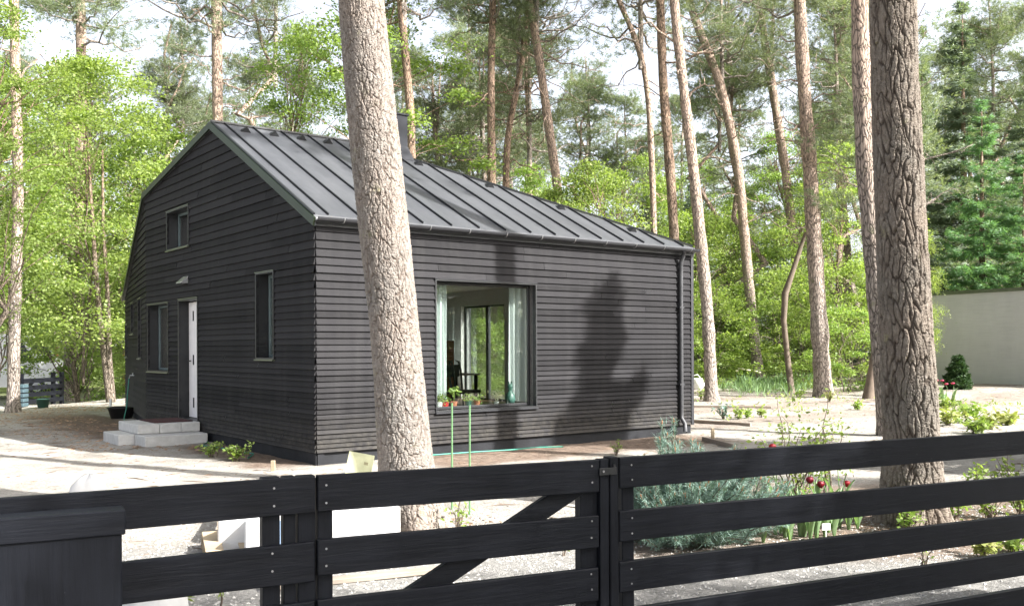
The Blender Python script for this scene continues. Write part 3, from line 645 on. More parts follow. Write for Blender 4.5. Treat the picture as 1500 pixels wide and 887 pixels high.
def screws(parent, rl_, pts, off):
    mb = MB(); inv = Matrix.Rotation(-FROT, 3, 'Z')
    for (x, y) in pts:
        p = inv @ (fp(x, y, off)-parent.location); mb.tube([(p.x, p.y+.003, p.z), (p.x, p.y-.0015, p.z)], .0042, 10)
    o = mb.build('screws', M['screw'], rl_); return o
def post(parent, xa, xb, ytop, off, th=.05, ybot=None, nm='post', mat='fence_v'):
    a = fp(xa, ytop, off); b = fp(xb, ytop, off); z1 = (a.z+b.z)/2; inv = Matrix.Rotation(-FROT, 3, 'Z'); A = inv @ (a-parent.location); B_ = inv @ (b-parent.location)
    mb = MB(); z0 = -.3 if ybot is None else fp(xa, ybot, off).z
    mb.box2((A.x, A.y, z0), (B_.x, A.y+th, z1), bev=.003); return mb.build(nm, M[mat], parent)
FL = empty('garden_fence', fp(300, 900).xy.to_3d(), FROT, label='low black board fence left of the gate, behind the letterbox', cat='fence')
r1 = rail(FL, -120, 738, 803, 462, 697, 750, .0); screws(FL, r1, [(401.5, 714.5), (401.5, 740.5)], .0)
r2 = rail(FL, -120, 856, 921, 461, 793, 851, .0); screws(FL, r2, [(399, 810), (399, 836)], .0)
rail(FL, -120, 960, 1030, 461, 880, 936, .0); rail(FL, -120, 1065, 1130, 461, 968, 1022, .0)
post(FL, 384, 410, 699, -.032); post(FL, 415, 433, 697.5, -.032); post(FL, 436, 462, 696.5, -.032); post(FL, -40, -15, 735, -.032)
GT = empty('garden_gate', fp(670, 900).xy.to_3d(), FROT, label='black board gate with a diagonal brace, closed', cat='gate')
r1 = rail(GT, 465.5, 696, 749, 878, 673, 720, .0); screws(GT, r1, [(478, 710), (478, 736), (867, 682), (867.5, 706)], 0)
r2 = rail(GT, 465.5, 791, 843, 877.5, 754.5, 801, .0); screws(GT, r2, [(478, 803), (478, 828), (867, 762.5), (866.5, 787)], 0)
r3 = rail(GT, 465.5, 879, 932, 877, 831, 879, .0); screws(GT, r3, [(866, 840), (867, 862.5)], 0)
rail(GT, 465.5, 968, 1020, 877, 908, 954, .0)
post(GT, 465, 487, 700, -.032, nm='stile'); post(GT, 850, 875, 676, -.032, nm='stile')
inv = Matrix.Rotation(-FROT, 3, 'Z'); a_ = inv @ (fp(600, 878, -.03)-GT.location); b_ = inv @ (fp(868, 698, -.03)-GT.location)
mb = MB(); mb.bar(a_, b_, .075, .03, up=(0, -1, 0)); 
# bar() makes th along 'y' = up x x ; rotate so the broad face looks at the viewer
mb = MB(); x = (b_-a_).normalized(); nrm_ = Vector((0, -1, 0)); z_ = x.cross(nrm_).normalized(); rot = np.array([x[:], z_[:], nrm_[:]]).T; mb.box(((a_+b_)/2+Vector((0, .016, 0)))[:], ((b_-a_).length, .088, .03), rot=rot, bev=.003); mb.build('brace', M['fence'], GT)
GP = empty('gate_post', fp(885, 900).xy.to_3d(), FROT, label='slim black double post between gate and right fence', cat='post')
post(GP, 879, 892, 672, -.005, .045); post(GP, 894, 906, 669, .0, .06)
lt = empty('gate_latch', fp(885, 690).xy.to_3d(), FROT); lt.location = (0, 0, 0); lt.rotation_euler = (0, 0, 0); lt.parent = GP
p = inv @ (fp(878, 685.5, .008)-GP.location); q_ = inv @ (fp(903, 694, .008)-GP.location)
mb = MB(); mb.box2((p.x, p.y-.004, q_.z), (q_.x, p.y+.004, p.z), bev=.001); mb.tube([(q_.x-.012, p.y, q_.z+.015), (q_.x-.012, p.y, p.z+.012)], .006, 8); ob = mb.build('latch_bar', M['frame'], lt)
p = inv @ (fp(884, 690, .013)-GP.location); mb = MB(); mb.tube([(p.x, p.y+.004, p.z), (p.x, p.y-.003, p.z)], .005, 10); mb.build('screws', M['screw'], lt)
FRt = empty('garden_fence', fp(1200, 900).xy.to_3d(), FROT, label='long black board fence right of the gate post, in front of the tulips', cat='fence')
r1 = rail(FRt, 908, 670, 715, 1640, 622, 653, .0); screws(FRt, r1, [(925, 680.5), (926, 702)], 0)
r2 = rail(FRt, 908, 748.5, 793, 1640, 685, 717, .0); screws(FRt, r2, [(926, 758), (926, 780.5)], 0)
r3 = rail(FRt, 908, 823, 867.5, 1640, 737, 769, .0); screws(FRt, r3, [(925, 832.5), (925.5, 854)], 0)
rail(FRt, 908, 893, 937, 1640, 787, 820, .0); rail(FRt, 908, 965, 1009, 1640, 836, 868, .0)
post(FRt, 911, 928.5, 672, -.032); post(FRt, 1560, 1580, 632, -.032)
# letterbox cabinet at lower left, nearer than the fence
LBc = empty('letterbox', (0, 0, 0), FROT, label='black painted letterbox cabinet with a sloped lid at lower left', cat='letterbox')
a_ = fp(181.5, 745.5, .17); LBc.location = (a_.x, a_.y, 0)
zt = a_.z; zl = fp(181, 782, .17).z
mb = MB(); mb.box2((-.85, .0, zl-.9), (-.006, .12, zl+.01), bev=.005); mb.build('body', M['fence_v'], LBc)
mb = MB(); mb.box2((-.86, -.010, zl), (.004, .105, zt), bev=.004); mb.build('lid', M['fence'], LBc)
# ------------------------------------------------------------------ things lying in the yard
def yard(name, px, py, rz=0, **k): p = gnd(px, py); return empty(name, p, rz, **k)
# white blocks
o = None
BK = gnd(418, 838)
mb = MB(); mb.box((0, 0, .18), (.9, .55, .36), bev=.015); b1 = mb.build('white_block', M['styro']); p = gnd(470, 828); b1.location = (p.x-.12, p.y+.25, p.z); b1.rotation_euler = (0, 0, R(4)); tag(b1, 'large white rectangular block behind the gate hinge post', 'block')
mb = MB(); mb.box((0, 0, .15), (1.25, .8, .30), bev=.02); b2 = mb.build('white_block', M['styro']); p = gnd(525, 812); b2.location = (p.x-.42, p.y+.3, p.z); b2.rotation_euler = (0, 0, R(-9)); tag(b2, 'broad flat white slab against the foot of the central pine', 'block')
mb = MB(); mb.box((-.2, -.277, .18), (.035, .004, .34)); mb.build('strap', simple('blue_strap', (.3, .42, .6), .5), b1)
# pallets
def pallet(loc, rz, label, zo=0):
    P = empty('wooden_pallet', loc, rz, label=label, cat='pallet')
    for y in (-.35, 0, .35):
        for x in (-.5, 0, .5): mb = MB(); mb.box((x, y, .059), (.14, .1, .08)); mb.build('block', M['pallet'], P)
        mb = MB(); mb.box((0, y, .009), (1.15, .1, .018)); mb.build('runner', M['pallet'], P)
    for x in (-.5, -.25, 0, .25, .5): mb = MB(); mb.box((x, 0, .11), (.13, .8, .02), bev=.003); mb.build('deck_board', M['pallet'], P)
p = gnd(345, 812); pallet((p.x+.28, p.y+.2, p.z), R(20), 'worn wooden pallet on the sand left of the white block')
p = gnd(338, 795); pallet((p.x+.35, p.y+.55, p.z+.13), R(12), 'upper wooden pallet tilted on top of another beside white blocks')
def bag(px, py, w_, h_, label, seed):
    rg = np.random.default_rng(seed); p = gnd(px, py); mb = MB(); n, k = 22, 12; V = []
    for i_ in range(k):
        f_ = i_/(k-1); zz = h_*(1-(1-f_)**1.0); rad = w_/2*(max(.0, 1-f_**2.6))**.5
        for j_ in range(n):
            t = j_/n*2*math.pi; r_ = rad*(1+.07*math.sin(3*t+seed)+.04*math.sin(7*t+f_*5)); V.append((r_*math.cos(t), r_*.8*math.sin(t), zz+.02*math.sin(5*t)*f_))
    mb.add(V, np.array([[i_*n+j_, i_*n+(j_+1) % n, (i_+1)*n+(j_+1) % n, (i_+1)*n+j_] for i_ in range(k-1) for j_ in range(n)]))
    o = mb.build('white_sack', M['styro'], smooth=True, loc=p); tag(o, label, 'sack'); return o
bag(131, 728, .40, .26, 'white rounded sack on the sunny sand behind the left fence', 3)
bag(225, 905, .42, .33, 'white sack low behind the left fence by the letterbox', 5)
p = gnd(265, 862); mb = MB(); mb.box((0, 0, .02), (.9, .12, .035), bev=.004); o = mb.build('timber_plank', M['plank'], loc=(p.x+.2, p.y+.12, p.z)); o.rotation_euler = (0, 0, R(22)); tag(o, 'short plank on the sand under the left fence rail', 'plank')
p = gnd(540, 850); mb = MB(); mb.box((0, 0, .02), (1.5, .1, .035), bev=.004); o = mb.build('timber_plank', M['plank'], loc=(p.x, p.y+.1, p.z)); o.rotation_euler = (0, 0, R(24)); tag(o, 'long thin plank on the gravel behind the gate', 'plank')
# greenish board leaning by the trunk
p = gnd(520, 712); mb = MB(); mb.box((0, 0, .19), (.30, .03, .42), bev=.004); o = mb.build('leaning_board', simple('mossy_board', (.46, .47, .3), .7, 0, .25, 7), loc=(p.x, p.y, p.z)); o.rotation_euler = (R(-14), R(12), R(8)); tag(o, 'small tilted pale green board near the house corner', 'board')
mb = MB(); [mb.box((.05+.012*i_, -.0165, .29), (.008, .002, .035)) for i_ in range(4)]; mb.build('ink_mark', simple('ink', (.2, .17, .09)), o)
p = gnd(545, 705); mb = MB(); rg = np.random.default_rng(2)
import bmesh
def rock(name, loc, s, mat, label=None, cat='stone', seed=1, group=None):
    rg = np.random.default_rng(seed); bm = bmesh.new(); bmesh.ops.create_icosphere(bm, subdivisions=3, radius=1)
    ph = rg.uniform(0, 6, 9)
    for v_ in bm.verts:
        c = v_.co; k = 1+.18*math.sin(c.x*3+ph[0])*math.cos(c.y*3.3+ph[1])+.1*math.sin(c.z*6+ph[2]+c.x*4); v_.co = Vector((c.x*s[0], c.y*s[1], c.z*s[2]))*k
    me = bpy.data.meshes.new(name); bm.to_mesh(me); bm.free(); me.materials.append(mat); me.polygons.foreach_set('use_smooth', [True]*len(me.polygons))
    o = bpy.data.objects.new(name, me); COL.objects.link(o); o.location = loc
    if label: tag(o, label, cat, group)
    return o
rock('plastic_wrap', (p.x-.16, p.y, p.z+.06), (.24, .12, .09), M['card'], 'crumpled pale wrapping lying beside the leaning board', 'wrapping', 4)
# stakes
for (px, y0, y1, lb) in ((662, 590, 705, 'thin green plant stake left of the pair below the window'), (688, 593, 712, 'thin green plant stake right of the pair below the window')):
    p = gnd(px, y1+40); Y = p.y; top = dp(px, y0, Y); mb = MB(); mb.tube([(p.x, p.y, -.1), (top.x, top.y, top.z)], .0095, 7); o = mb.build('plant_stake', M['stake']); tag(o, lb, 'stake', 'green stakes under the window')
# small timber pegs
for (px, py, h_, lb) in ((1044, 641, .22, 'short wooden peg on the white sand right of the house'), (400, 688, .16, 'short pale peg by the shaded wall plants'), (162, 602, .35, 'short white peg next to the black tub')):
    p = gnd(px, py); mb = MB(); mb.box((0, 0, h_/2-.02), (.055, .04, h_), bev=.004); o = mb.build('wooden_peg', M['pallet'] if px != 162 else M['white'], loc=p); tag(o, lb, 'peg')
# bed edging boards to the right of the house
for (xa, ya, xb, yb, lb) in ((1012, 617, 1100, 624, 'weathered timber edging along the first bed right of the house'), (1015, 596, 1130, 598, 'thin timber edging of the bed behind the nearer one'), (1030, 643, 1075, 655, 'pale timber strip on the sand next to the blue pine')):
    a_, b_ = gnd(xa, ya), gnd(xb, yb); mb = MB(); c_ = (a_+b_)/2; mb.bar(a_-c_+Vector((0, 0, .02)), b_-c_+Vector((0, 0, .02)), .10, .045, bev=.005); o = mb.build('edging_board', M['plank'], loc=c_); tag(o, lb, 'edging')
# tub
p = gnd(178, 612); tb_ = empty('black_tub', p, label='black plastic tub beside the shaded bent wall', cat='tub')
mb = MB(); mb.lathe([(.001, .0), (.23, .0), (.30, .24), (.325, .245), (.325, .265), (.29, .262), (.22, .03), (.001, .03)], n=24); mb.build('body', M['rubber'], tb_, smooth=True)
# left background: slatted black fence, pot, van, shelter
p0 = gnd(34, 594); p1 = gnd(93, 588); Yf = p0.y
bf = empty('slatted_fence', (p0.x, p0.y, p0.z), math.atan2(p1.y-p0.y, p1.x-p0.x), label='small black slatted fence behind the left pine trunk', cat='fence'); Lf = (p1-p0).length
for i_ in range(4): mb = MB(); mb.box2((0, -.015, .04+.2*i_), (Lf, .015, .17+.2*i_)); mb.build('rail', M['fence'], bf)
for x in (0, Lf*.78, Lf): mb = MB(); mb.box2((x-.06, .016, -.1), (x+.06, .1, .92)); mb.build('post', M['fence_v'], bf)
p = gnd(63, 597); o = empty('flower_pot', p, label='round dark green pot standing before the small slatted fence', cat='pot'); mb = MB(); mb.lathe([(.001, 0), (.13, 0), (.17, .22), (.18, .22), (.18, .25), (.15, .25), (.13, .05), (.001, .05)], n=18); mb.build('body', M['pot_green'], o, smooth=True)
p = gnd(31, 596); o = empty('crate_stack', p, label='pale blue crates stacked between pine trunk and slatted fence', cat='crates')
for i_ in range(5): mb = MB(); mb.box((0, .1, .07+i_*.13), (.17, .3, .10), bev=.01); mb.build('crate', M['blue'], o)
VN = empty('white_van', (-21.2, 40, -.28), R(6), label='white panel van parked behind the left pine, nose to the right', cat='van')
prof = [(-3.2, .35), (-3.25, 2.35), (-3.1, 2.5), (.55, 2.52), (.85, 2.42), (1.45, 1.62), (2.2, 1.32), (2.42, 1.1), (2.48, .45), (2.3, .33)]
mb = MB(); n_ = len(prof); V = [(x, y, z) for y in (-.95, -.88, .88, .95) for x, z in [(x*(1 if abs(y) == .95 else 1), z) for x, z in prof]]
V = []
for y, k in ((-.97, 1), (-.97, 0), (.97, 0), (.97, 1)):
    for x, z in prof:
        inset = .10 if k == 0 and False else 0
        V.append((x, (y if z < 1.5 else y*.93), z))
V = V[:n_]+V[-n_:]
mb.add(V, [[i_, (i_+1) % n_, n_+(i_+1) % n_, n_+i_] for i_ in range(n_)]+[list(range(n_))[::-1], [n_+i_ for i_ in range(n_)]]); mb.build('body', M['van'], VN)
mb = MB(); mb.add([(.35, -.935, 1.5), (1.3, -.965, 1.5), (.92, -.925, 2.2), (.35, -.92, 2.2)], [[0, 1, 2, 3]]); mb.build('side_window', M['glassd'], VN)
mb = MB(); mb.add([(.90, -.8, 2.36), (.90, .8, 2.36), (1.42, .85, 1.68), (1.42, -.85, 1.68)], [[0, 3, 2, 1]]); mb.v[0] = mb.v[0]+np.array([.03, 0, .02]); mb.build('windscreen', M['glassd'], VN)
for sx in (-2.2, 1.5):
    for sy in (-.9, .9): mb = MB(); mb.tube([(sx, sy-.11, .34), (sx, sy+.11, .34)], .34, 20); wh = mb.build('wheel', M['rubber'], VN); mb = MB(); mb.tube([(sx, sy-.115, .34), (sx, sy+.115, .34)], .19, 16); mb.build('rim', M['zinc'], wh)
mb = MB(); mb.box((1.2, -1.08, 1.55), (.08, .18, .28), bev=.02); mb.build('wing_mirror', M['rubber'], VN)
mb = MB(); mb.box((2.36, -.7, 1.0), (.14, .3, .2), bev=.03); mb.build('headlight', M['zinc'], VN)
SH = empty('garden_shelter', (-20.6, 47, -.4), R(15), label='small shelter with a low grey pyramid roof behind the van', cat='shelter')
mb = MB(); mb.add([(-1.9, -1.9, 2.2), (1.9, -1.9, 2.2), (1.9, 1.9, 2.2), (-1.9, 1.9, 2.2), (0, 0, 3.15)], [[0, 1, 4], [1, 2, 4], [2, 3, 4], [3, 0, 4], [3, 2, 1, 0]]); mb.build('roof', M['thatch'], SH)
for sx in (-1.5, 1.5):
    for sy in (-1.5, 1.5): mb = MB(); mb.box((sx, sy, 1.1), (.14, .14, 2.2)); mb.build('post', M['orange'], SH)
# ------------------------------------------------------------------ concrete garage on the right
a_ = gnd(1372, 557); Y0 = 36.0; A = dp(1366, 560, Y0); 
Bp = dp(1500, 574, 33.0)
dd = Vector((Bp.x-A.x, Bp.y-A.y, 0)).normalized(); rz = math.atan2(dd.y, dd.x); ztop = dp(1366, 428, Y0).z
GR = empty('concrete_building', (A.x, A.y, 0), rz, label='low grey board marked concrete building on the right', cat='building')
mb = MB(); mb.box2((0, 0, -.3), (12, 8, ztop-.12)); mb.build('wall', M['rawc'], GR)
mb = MB(); mb.box2((-.03, -.05, ztop-.12), (12.05, 8.05, ztop)); mb.build('roof_edge', M['flash'], GR)
# ------------------------------------------------------------------ vegetation generators
def worley(u, v, nu, seed):
    iu = np.floor(u).astype(int); iv = np.floor(v).astype(int); d1 = np.full(u.shape, 9.); d2 = np.full(u.shape, 9.)
    def h(a, b, k): x = np.sin((a % nu)*127.1+b*311.7+k*74.7+seed*19.19)*43758.5453; return x-np.floor(x)
    idv = np.zeros(u.shape)
    for du in (-1, 0, 1):
        for dv in (-1, 0, 1):
            cx = iu+du; cy = iv+dv; px = cx+h(cx, cy, 1); py = cy+h(cx, cy, 2); d = np.hypot(u-px, v-py); hid = h(cx, cy, 3)
            nd = d < d1; d2 = np.where(nd, d1, np.minimum(d2, d)); idv = np.where(nd, hid, idv); d1 = np.where(nd, d, d1)
    return d1, d2, idv
def big_trunk(name, pts, rads, seed, parent, nu=280, nv=1300, plate=(.062, .17), depth=.026, cw=.22, mat='bark_big'):
    P = np.array([tuple(p) for p in pts]); R_ = np.array(rads); t = np.linspace(0, 1, nv); tk = np.concatenate([[0], np.cumsum(np.linalg.norm(np.diff(P, axis=0), axis=1))]); Lt = tk[-1]; tk = tk/Lt
    C = np.stack([np.interp(t, tk, P[:, k]) for k in range(3)], 1); rr = np.interp(t, tk, R_)
    for _ in range(60): C[1:-1] = (C[:-2]+C[1:-1]*2+C[2:])/4; rr[1:-1] = (rr[:-2]+rr[1:-1]*2+rr[2:])/4
    th = np.arange(nu)/nu*2*np.pi; TT, VVv = np.meshgrid(th, t*Lt); rm = R_.mean(); n_u = max(6, int(round(2*np.pi*rm/plate[0])))
    u = TT/(2*np.pi)*n_u; v = VVv/plate[1]
    wu = .22*np.sin(v*1.7+2*np.sin(TT*2+seed))+.13*np.sin(v*4.3+TT*5)+.07*np.sin(v*11+TT*13); u2 = (u+wu) % n_u; v2 = v+.25*np.sin(TT*3+v*.5)+.2*np.sin(TT*9+seed)+.09*np.sin(TT*23+v*3)
    d1, d2, idv = worley(u2, v2, n_u, seed); e = d2-d1; e2_, e3, id2 = worley(u2*2.6 % (n_u*2.6), v2*3.1, int(n_u*2.6)+1, seed+3); ee = e3-e2_
    cwid = .05+cw*np.clip(.5+.8*sn(TT*2.2+5, VVv*2.6, 1.7, seed+2)+.35*sn(TT*7, VVv*9, 1.3, seed), .05, 1.3); crack = np.clip(e/cwid, 0, 1)**.8; fine = np.clip(ee/.22, 0, 1)
    hgt = depth*(crack-.6)+depth*.35*(idv-.5)*crack+depth*.22*fine+.006*rng.normal(size=crack.shape)*.5
    rad = rr[:, None]+hgt+rr[:, None]*.03*np.sin(TT*2+VVv*.9+seed)
    zz_ = C[:, 2][:, None]; rad = rad+np.exp(-np.clip(zz_, 0, 9)/.16)*(.04+.06*np.cos(4*TT+seed+.5*np.sin(TT)))
    V = C[:, None, :]+np.stack([rad*np.cos(TT), rad*np.sin(TT), np.zeros_like(rad)], -1)
    i_ = np.arange(nv-1)[:, None]*nu; j_ = np.arange(nu)[None, :]; j2 = (j_+1) % nu
    mb = MB(); mb.add(V.reshape(-1, 3), np.stack([i_+j_, i_+j2, i_+nu+j2, i_+nu+j_], -1).reshape(-1, 4))
    return mb.build(name, M[mat], parent, smooth=True, attr=np.clip(crack*.8+fine*.2, 0, 1))
def curved(a, b, sag, rg, k=7):
    a = np.array(a, float); b = np.array(b, float); t = np.linspace(0, 1, k)[:, None]; P = a+(b-a)*t; P[:, 2] += np.sin(t[:, 0]*np.pi)*sag
    wob = rg.normal(size=(k, 3))*np.linalg.norm(b-a)*.03; wob[0] = 0; return P+wob
def needles(mb, P, D, n, L, wd, rg, spread=.9, mi=0):
    """n flat needle bundles round each shoot point P with direction D"""
    k = len(P); PP = np.repeat(P, n, 0); DD = np.repeat(D, n, 0)+rg.normal(size=(k*n, 3))*spread; DD /= np.linalg.norm(DD, axis=1)[:, None]
    PP = PP+rg.normal(size=PP.shape)*L*.25; s = np.cross(DD, rg.normal(size=DD.shape)); s /= np.linalg.norm(s, axis=1)[:, None]+1e-9
    l = (L*rg.uniform(.6, 1.2, k*n))[:, None]; V = np.stack([PP+s*wd/2, PP-s*wd/2, PP+DD*l], 1).reshape(-1, 3); mb.add(V, np.arange(k*n*3).reshape(-1, 3), mi)
def pine_crown(seed, height=7.5, rad=2.8, nb=34, dens=1.0):
    rg = np.random.default_rng(seed); lb = MB(); nd = MB()
    for i_ in range(nb):
        f_ = rg.uniform(0, 1)**.85; z0 = f_*height*.93; az = rg.uniform(0, 2*np.pi); L = rad*(1-.62*f_**1.6)*rg.uniform(.55, 1.15); rise = L*rg.uniform(-.05, .55)+f_*.5
        b = (math.cos(az)*L, math.sin(az)*L, z0+rise); P = curved((0, 0, z0), b, -.15*L, rg, 8); lb.tube(P, np.linspace(.055*(1-.5*f_), .012, 8), 5, cap=False)
        ns = int(rg.integers(5, 9)*dens)
        for q in range(ns):
            t = rg.uniform(.45, 1.05); c = P[min(7, int(t*7))]; off = rg.normal(size=3)*(.42, .42, .2)*(.6+.4*L/rad); e_ = c+off
            lb.tube([c, (c+e_)/2+(0, 0, .05), e_], [.012, .008, .004], 3, cap=False)
            m_ = 13; sp = e_+rg.normal(size=(m_, 3))*(.24, .24, .11); D = sp-c; D /= np.linalg.norm(D, axis=1)[:, None]+1e-6; D[:, 2] += .35
            needles(nd, sp, D, 13, .17, .022, rg, .55)
    lb.tube([(0, 0, -.5), (rg.uniform(-.1, .1), 0, height*.5), (rg.uniform(-.3, .3), 0, height)], [.11, .08, .02], 7, cap=False)
    return lb.build('limb', M['bark'], link=False, smooth=True), nd.build('crown', M['needle'], link=False)
def leafy(seed, h, rad, z0, nclump=90, per=330, leaf=.105, mat='leaf', tr=.09, top_bias=.5, lean=0, narrow=1.6, twigmat='bark_dark', stems=1):
    rg = np.random.default_rng(seed); lb = MB(); lf = MB()
    for s_ in range(stems):
        a0 = rg.uniform(0, 6.28); sp = 0 if stems == 1 else .25
        TP = curved((sp*.3*math.cos(a0), sp*.3*math.sin(a0), -.1), (lean*h+sp*h*.35*math.cos(a0), sp*h*.35*math.sin(a0), h*.93), 0, rg, 9); TP[:, :2] += rg.normal(size=(9, 2))*.06*h/8
        lb.tube(TP, np.linspace(tr, tr*.18, 9)*(1 if stems == 1 else .7), 8, cap=False)
    C = []
    while len(C) < nclump:
        z = rg.uniform(z0, h); f_ = (z-z0)/(h-z0); env = rad*(np.sin(np.clip(f_*.93+.07, 0, 1)*np.pi)**(1/narrow))*rg.uniform(.8, 1.15)
        if env < .1: env = .15
        az = rg.uniform(0, 6.28); r_ = env*rg.uniform(.15, 1)**.45; C.append((math.cos(az)*r_+lean*z, math.sin(az)*r_, z))
    C = np.array(C)
    for c in C:
        k = max(0, min(8, int((c[2]-rg.uniform(.3, 1.6)*h*.1)/(h*.93)*8))); b = TP[k]
        P = curved(b, c, .25, rg, 6); rr = tr*.28*rg.uniform(.5, 1); lb.tube(P, np.linspace(rr, .006, 6), 4, cap=False)
        s_ = rg.uniform(.4, 1.05)*rad/3.2; n = int(per*rg.uniform(.35, 1.4)); d = rg.normal(size=(n, 3))*(s_*.56, s_*.56, s_*.2)
        d[:, 2] -= .18*(d[:, 0]**2+d[:, 1]**2)/max(s_, .2); v_, f_ = leaf_quads(c+d, leaf, .62, rg, .5); lf.add(v_, f_)
    return lb.build('trunk', M[twigmat], link=False, smooth=True), lf.build('crown', M[mat], link=False)
def spruce(seed, h, rad, mat='spruce', zlow=.6, layers=34, L=.2, dens=1.0, wd=.03):
    rg = np.random.default_rng(seed); lb = MB(); nd = MB(); lb.tube([(0, 0, -.1), (.03, 0, h*.5), (0, .02, h)], [.02*h*.6, .014*h*.6, .01], 8, cap=False)
    for i_ in range(layers):
        z = zlow+(h-zlow)*(i_+rg.uniform(0, 1))/layers; f_ = (z-zlow)/(h-zlow); br = rad*(1-f_)**.85*rg.uniform(.8, 1.12)+.08
        for j_ in range(int(6+3*(1-f_))):
            az = rg.uniform(0, 6.28); Lb = br*rg.uniform(.7, 1.1); d = np.array([math.cos(az), math.sin(az), 0]); e_ = d*Lb+(0, 0, z-.22*Lb+.15*f_)
            P = curved((0, 0, z), e_, -.10*Lb, rg, 7); P[-1, 2] += .06*Lb; lb.tube(P, np.linspace(.018+.006*Lb, .004, 7), 3, cap=False)
            m_ = max(4, int(Lb*9*dens)); t = rg.uniform(.12, 1.02, m_); q = np.stack([np.interp(t, np.linspace(0, 1, 7), P[:, k]) for k in range(3)], 1)
            side = np.array([-d[1], d[0], 0]); sgn = rg.choice([-1, 1], m_)[:, None]; wdt = (.30*Lb*(1.05-t)+.05)[:, None]
            q = q+side*sgn*wdt*rg.uniform(.1, 1, m_)[:, None]; q[:, 2] -= .25*wdt[:, 0]*rg.uniform(0, 1, m_); D = d*.8+side*sgn*.8+np.array([0, 0, -.12]); D = D/np.linalg.norm(D, axis=1)[:, None]
            needles(nd, q, D, 9, L, wd, rg, .45)
    return lb.build('trunk', M['bark_dark'], link=False, smooth=True), nd.build('crown', M[mat], link=False)
def put(name, parts, loc, rz=0, sc=(1, 1, 1), label=None, cat='tree', group=None, offs=None):
    e_ = empty(name, loc, rz, label=label, cat=cat, group=group); e_.scale = sc if hasattr(sc, '__len__') else (sc,)*3
    for i_, p in enumerate(parts):
        o = p.copy(); COL.objects.link(o); o.parent = e_
        if offs is not None and offs[i_] is not None: o.location = offs[i_]
    return e_
PC = [pine_crown(s_, *a) for s_, a in ((1, (7.5, 2.9, 34)), (2, (6.5, 2.4, 26)), (3, (8.5, 3.2, 40)))]
PCs = pine_crown(9, 4.5, 2.4, 12, .8)
LA = leafy(11, 10.5, 3.2, 1.6, 100, 300)
LB = leafy(12, 12.5, 2.9, 3.2, 80, 280, mat='leaf2', tr=.12)
LC = leafy(13, 8.0, 2.9, .5, 95, 330, tr=.07, stems=2)
LD = leafy(14, 9.0, 2.6, 1.0, 80, 300, mat='leaf2', tr=.08, stems=2)
SA = spruce(21, 17, 3.8, dens=1.9, L=.26, wd=.05, layers=40); SB = spruce(22, 13, 3.2, 'larch', L=.2, layers=34, dens=1.8, wd=.04); SC = spruce(23, 9.7, 2.3, layers=22, zlow=.5, L=.24, dens=2.6, wd=.07)
BA = leafy(31, 2.2, 1.25, .15, 34, 230, leaf=.06, mat='leaf2', tr=.02, stems=3); BB = leafy(32, 2.8, 1.5, .1, 40, 230, leaf=.07, mat='leaf', tr=.02, stems=3)
# ---- pines with bare trunks that the photo shows one by one
def pine(label, px_pts, Y, wpx, ztop=18, seed=0, mat='bark', crown=0, nbr=9, cz=None, zlo=4.0, group=None, base=None, name='pine_tree', forks=()):
    """px_pts: photo points from the foot up; wpx: widths foot/top"""
    rg = np.random.default_rng(seed+100); W_ = [dp(x, y, Y) for x, y in px_pts]; foot = W_[0]; fz = float(gz(foot.x, Y)); 
    if foot.z > fz+.1:
        d = (W_[0]-W_[min(1, len(W_)-1)]); k = (foot.z-fz)/max(.2, abs(d.z)); W_.insert(0, Vector((foot.x+d.x*min(k, 1.5)*.5, Y, fz)))
    foot = Vector((W_[0].x, Y, fz)); last = W_[-1]; prev = W_[-2]; sl = (last.x-prev.x)/max(.1, last.z-prev.z)
    for k in range(1, 5):
        z = last.z+(ztop-last.z)*k/4
        if z > last.z+.2: W_.append(Vector((W_[-1].x+sl*.6**k*(ztop-last.z)/4, Y+rg.uniform(-.1, .1), z)))
    P = np.array([tuple(p-foot) for p in W_]); P[0, 2] = -.15
    zz = np.linspace(P[0, 2], P[-1, 2], 46); Q = np.stack([np.interp(zz, P[:, 2], P[:, 0]), np.interp(zz, P[:, 2], P[:, 1]), zz], 1)
    for _ in range(3): Q[1:-1] = (Q[:-2]+2*Q[1:-1]+Q[2:])/4
    r0, r1 = wpx[0]*Y/F/2, wpx[1]*Y/F/2; zt = (last.z-foot.z); rr = np.interp(zz, [0, .25, .6, zt, P[-1, 2]], [r0*1.5, r0*1.12, r0, r1, .03])
    rr = rr*(1+.05*rg.normal(size=len(rr)))
    E = empty(name, foot, label=label, cat='tree', group=group); mb = MB()
    mb.tube(Q, rr, 14, cap=False)
    for i_ in range(nbr):
        z = rg.uniform(zlo, min(P[-1, 2]-2, 13)); k = int(np.searchsorted(zz, z)); k = min(k, 45); c = Q[k]; az = rg.choice([0, math.pi])+rg.normal()*.8; L = rg.uniform(.5, 2.6)
        e_ = c+np.array([math.cos(az)*L, math.sin(az)*L, L*rg.uniform(-.35, .45)]); B_ = curved(c, e_, rg.uniform(-.3, .35)*L, rg, 9); mb.tube(B_, np.linspace(.032, .006, 9)*rg.uniform(.6, 1.2), 5, cap=False)
        for q in range(rg.integers(0, 5)):
            c2 = B_[rg.integers(3, 8)]; e2 = c2+rg.normal(size=3)*(.4, .3, .35); mb.tube(curved(c2, e2, .08, rg, 5), np.linspace(.011, .003, 5), 4, cap=False)
    mb.build('trunk', M[mat], E, smooth=True)
    if crown is not None:
        cr_ = PC[crown % 3]; cz = cz if cz is not None else P[-1, 2]-6.5; k = min(45, int(np.searchsorted(zz, cz)))
        for p in cr_: o = p.copy(); COL.objects.link(o); o.parent = E; o.location = Q[k]; o.rotation_euler = (0, 0, rg.uniform(0, 6.28))
        # one or two lower boughs with needles
    return E
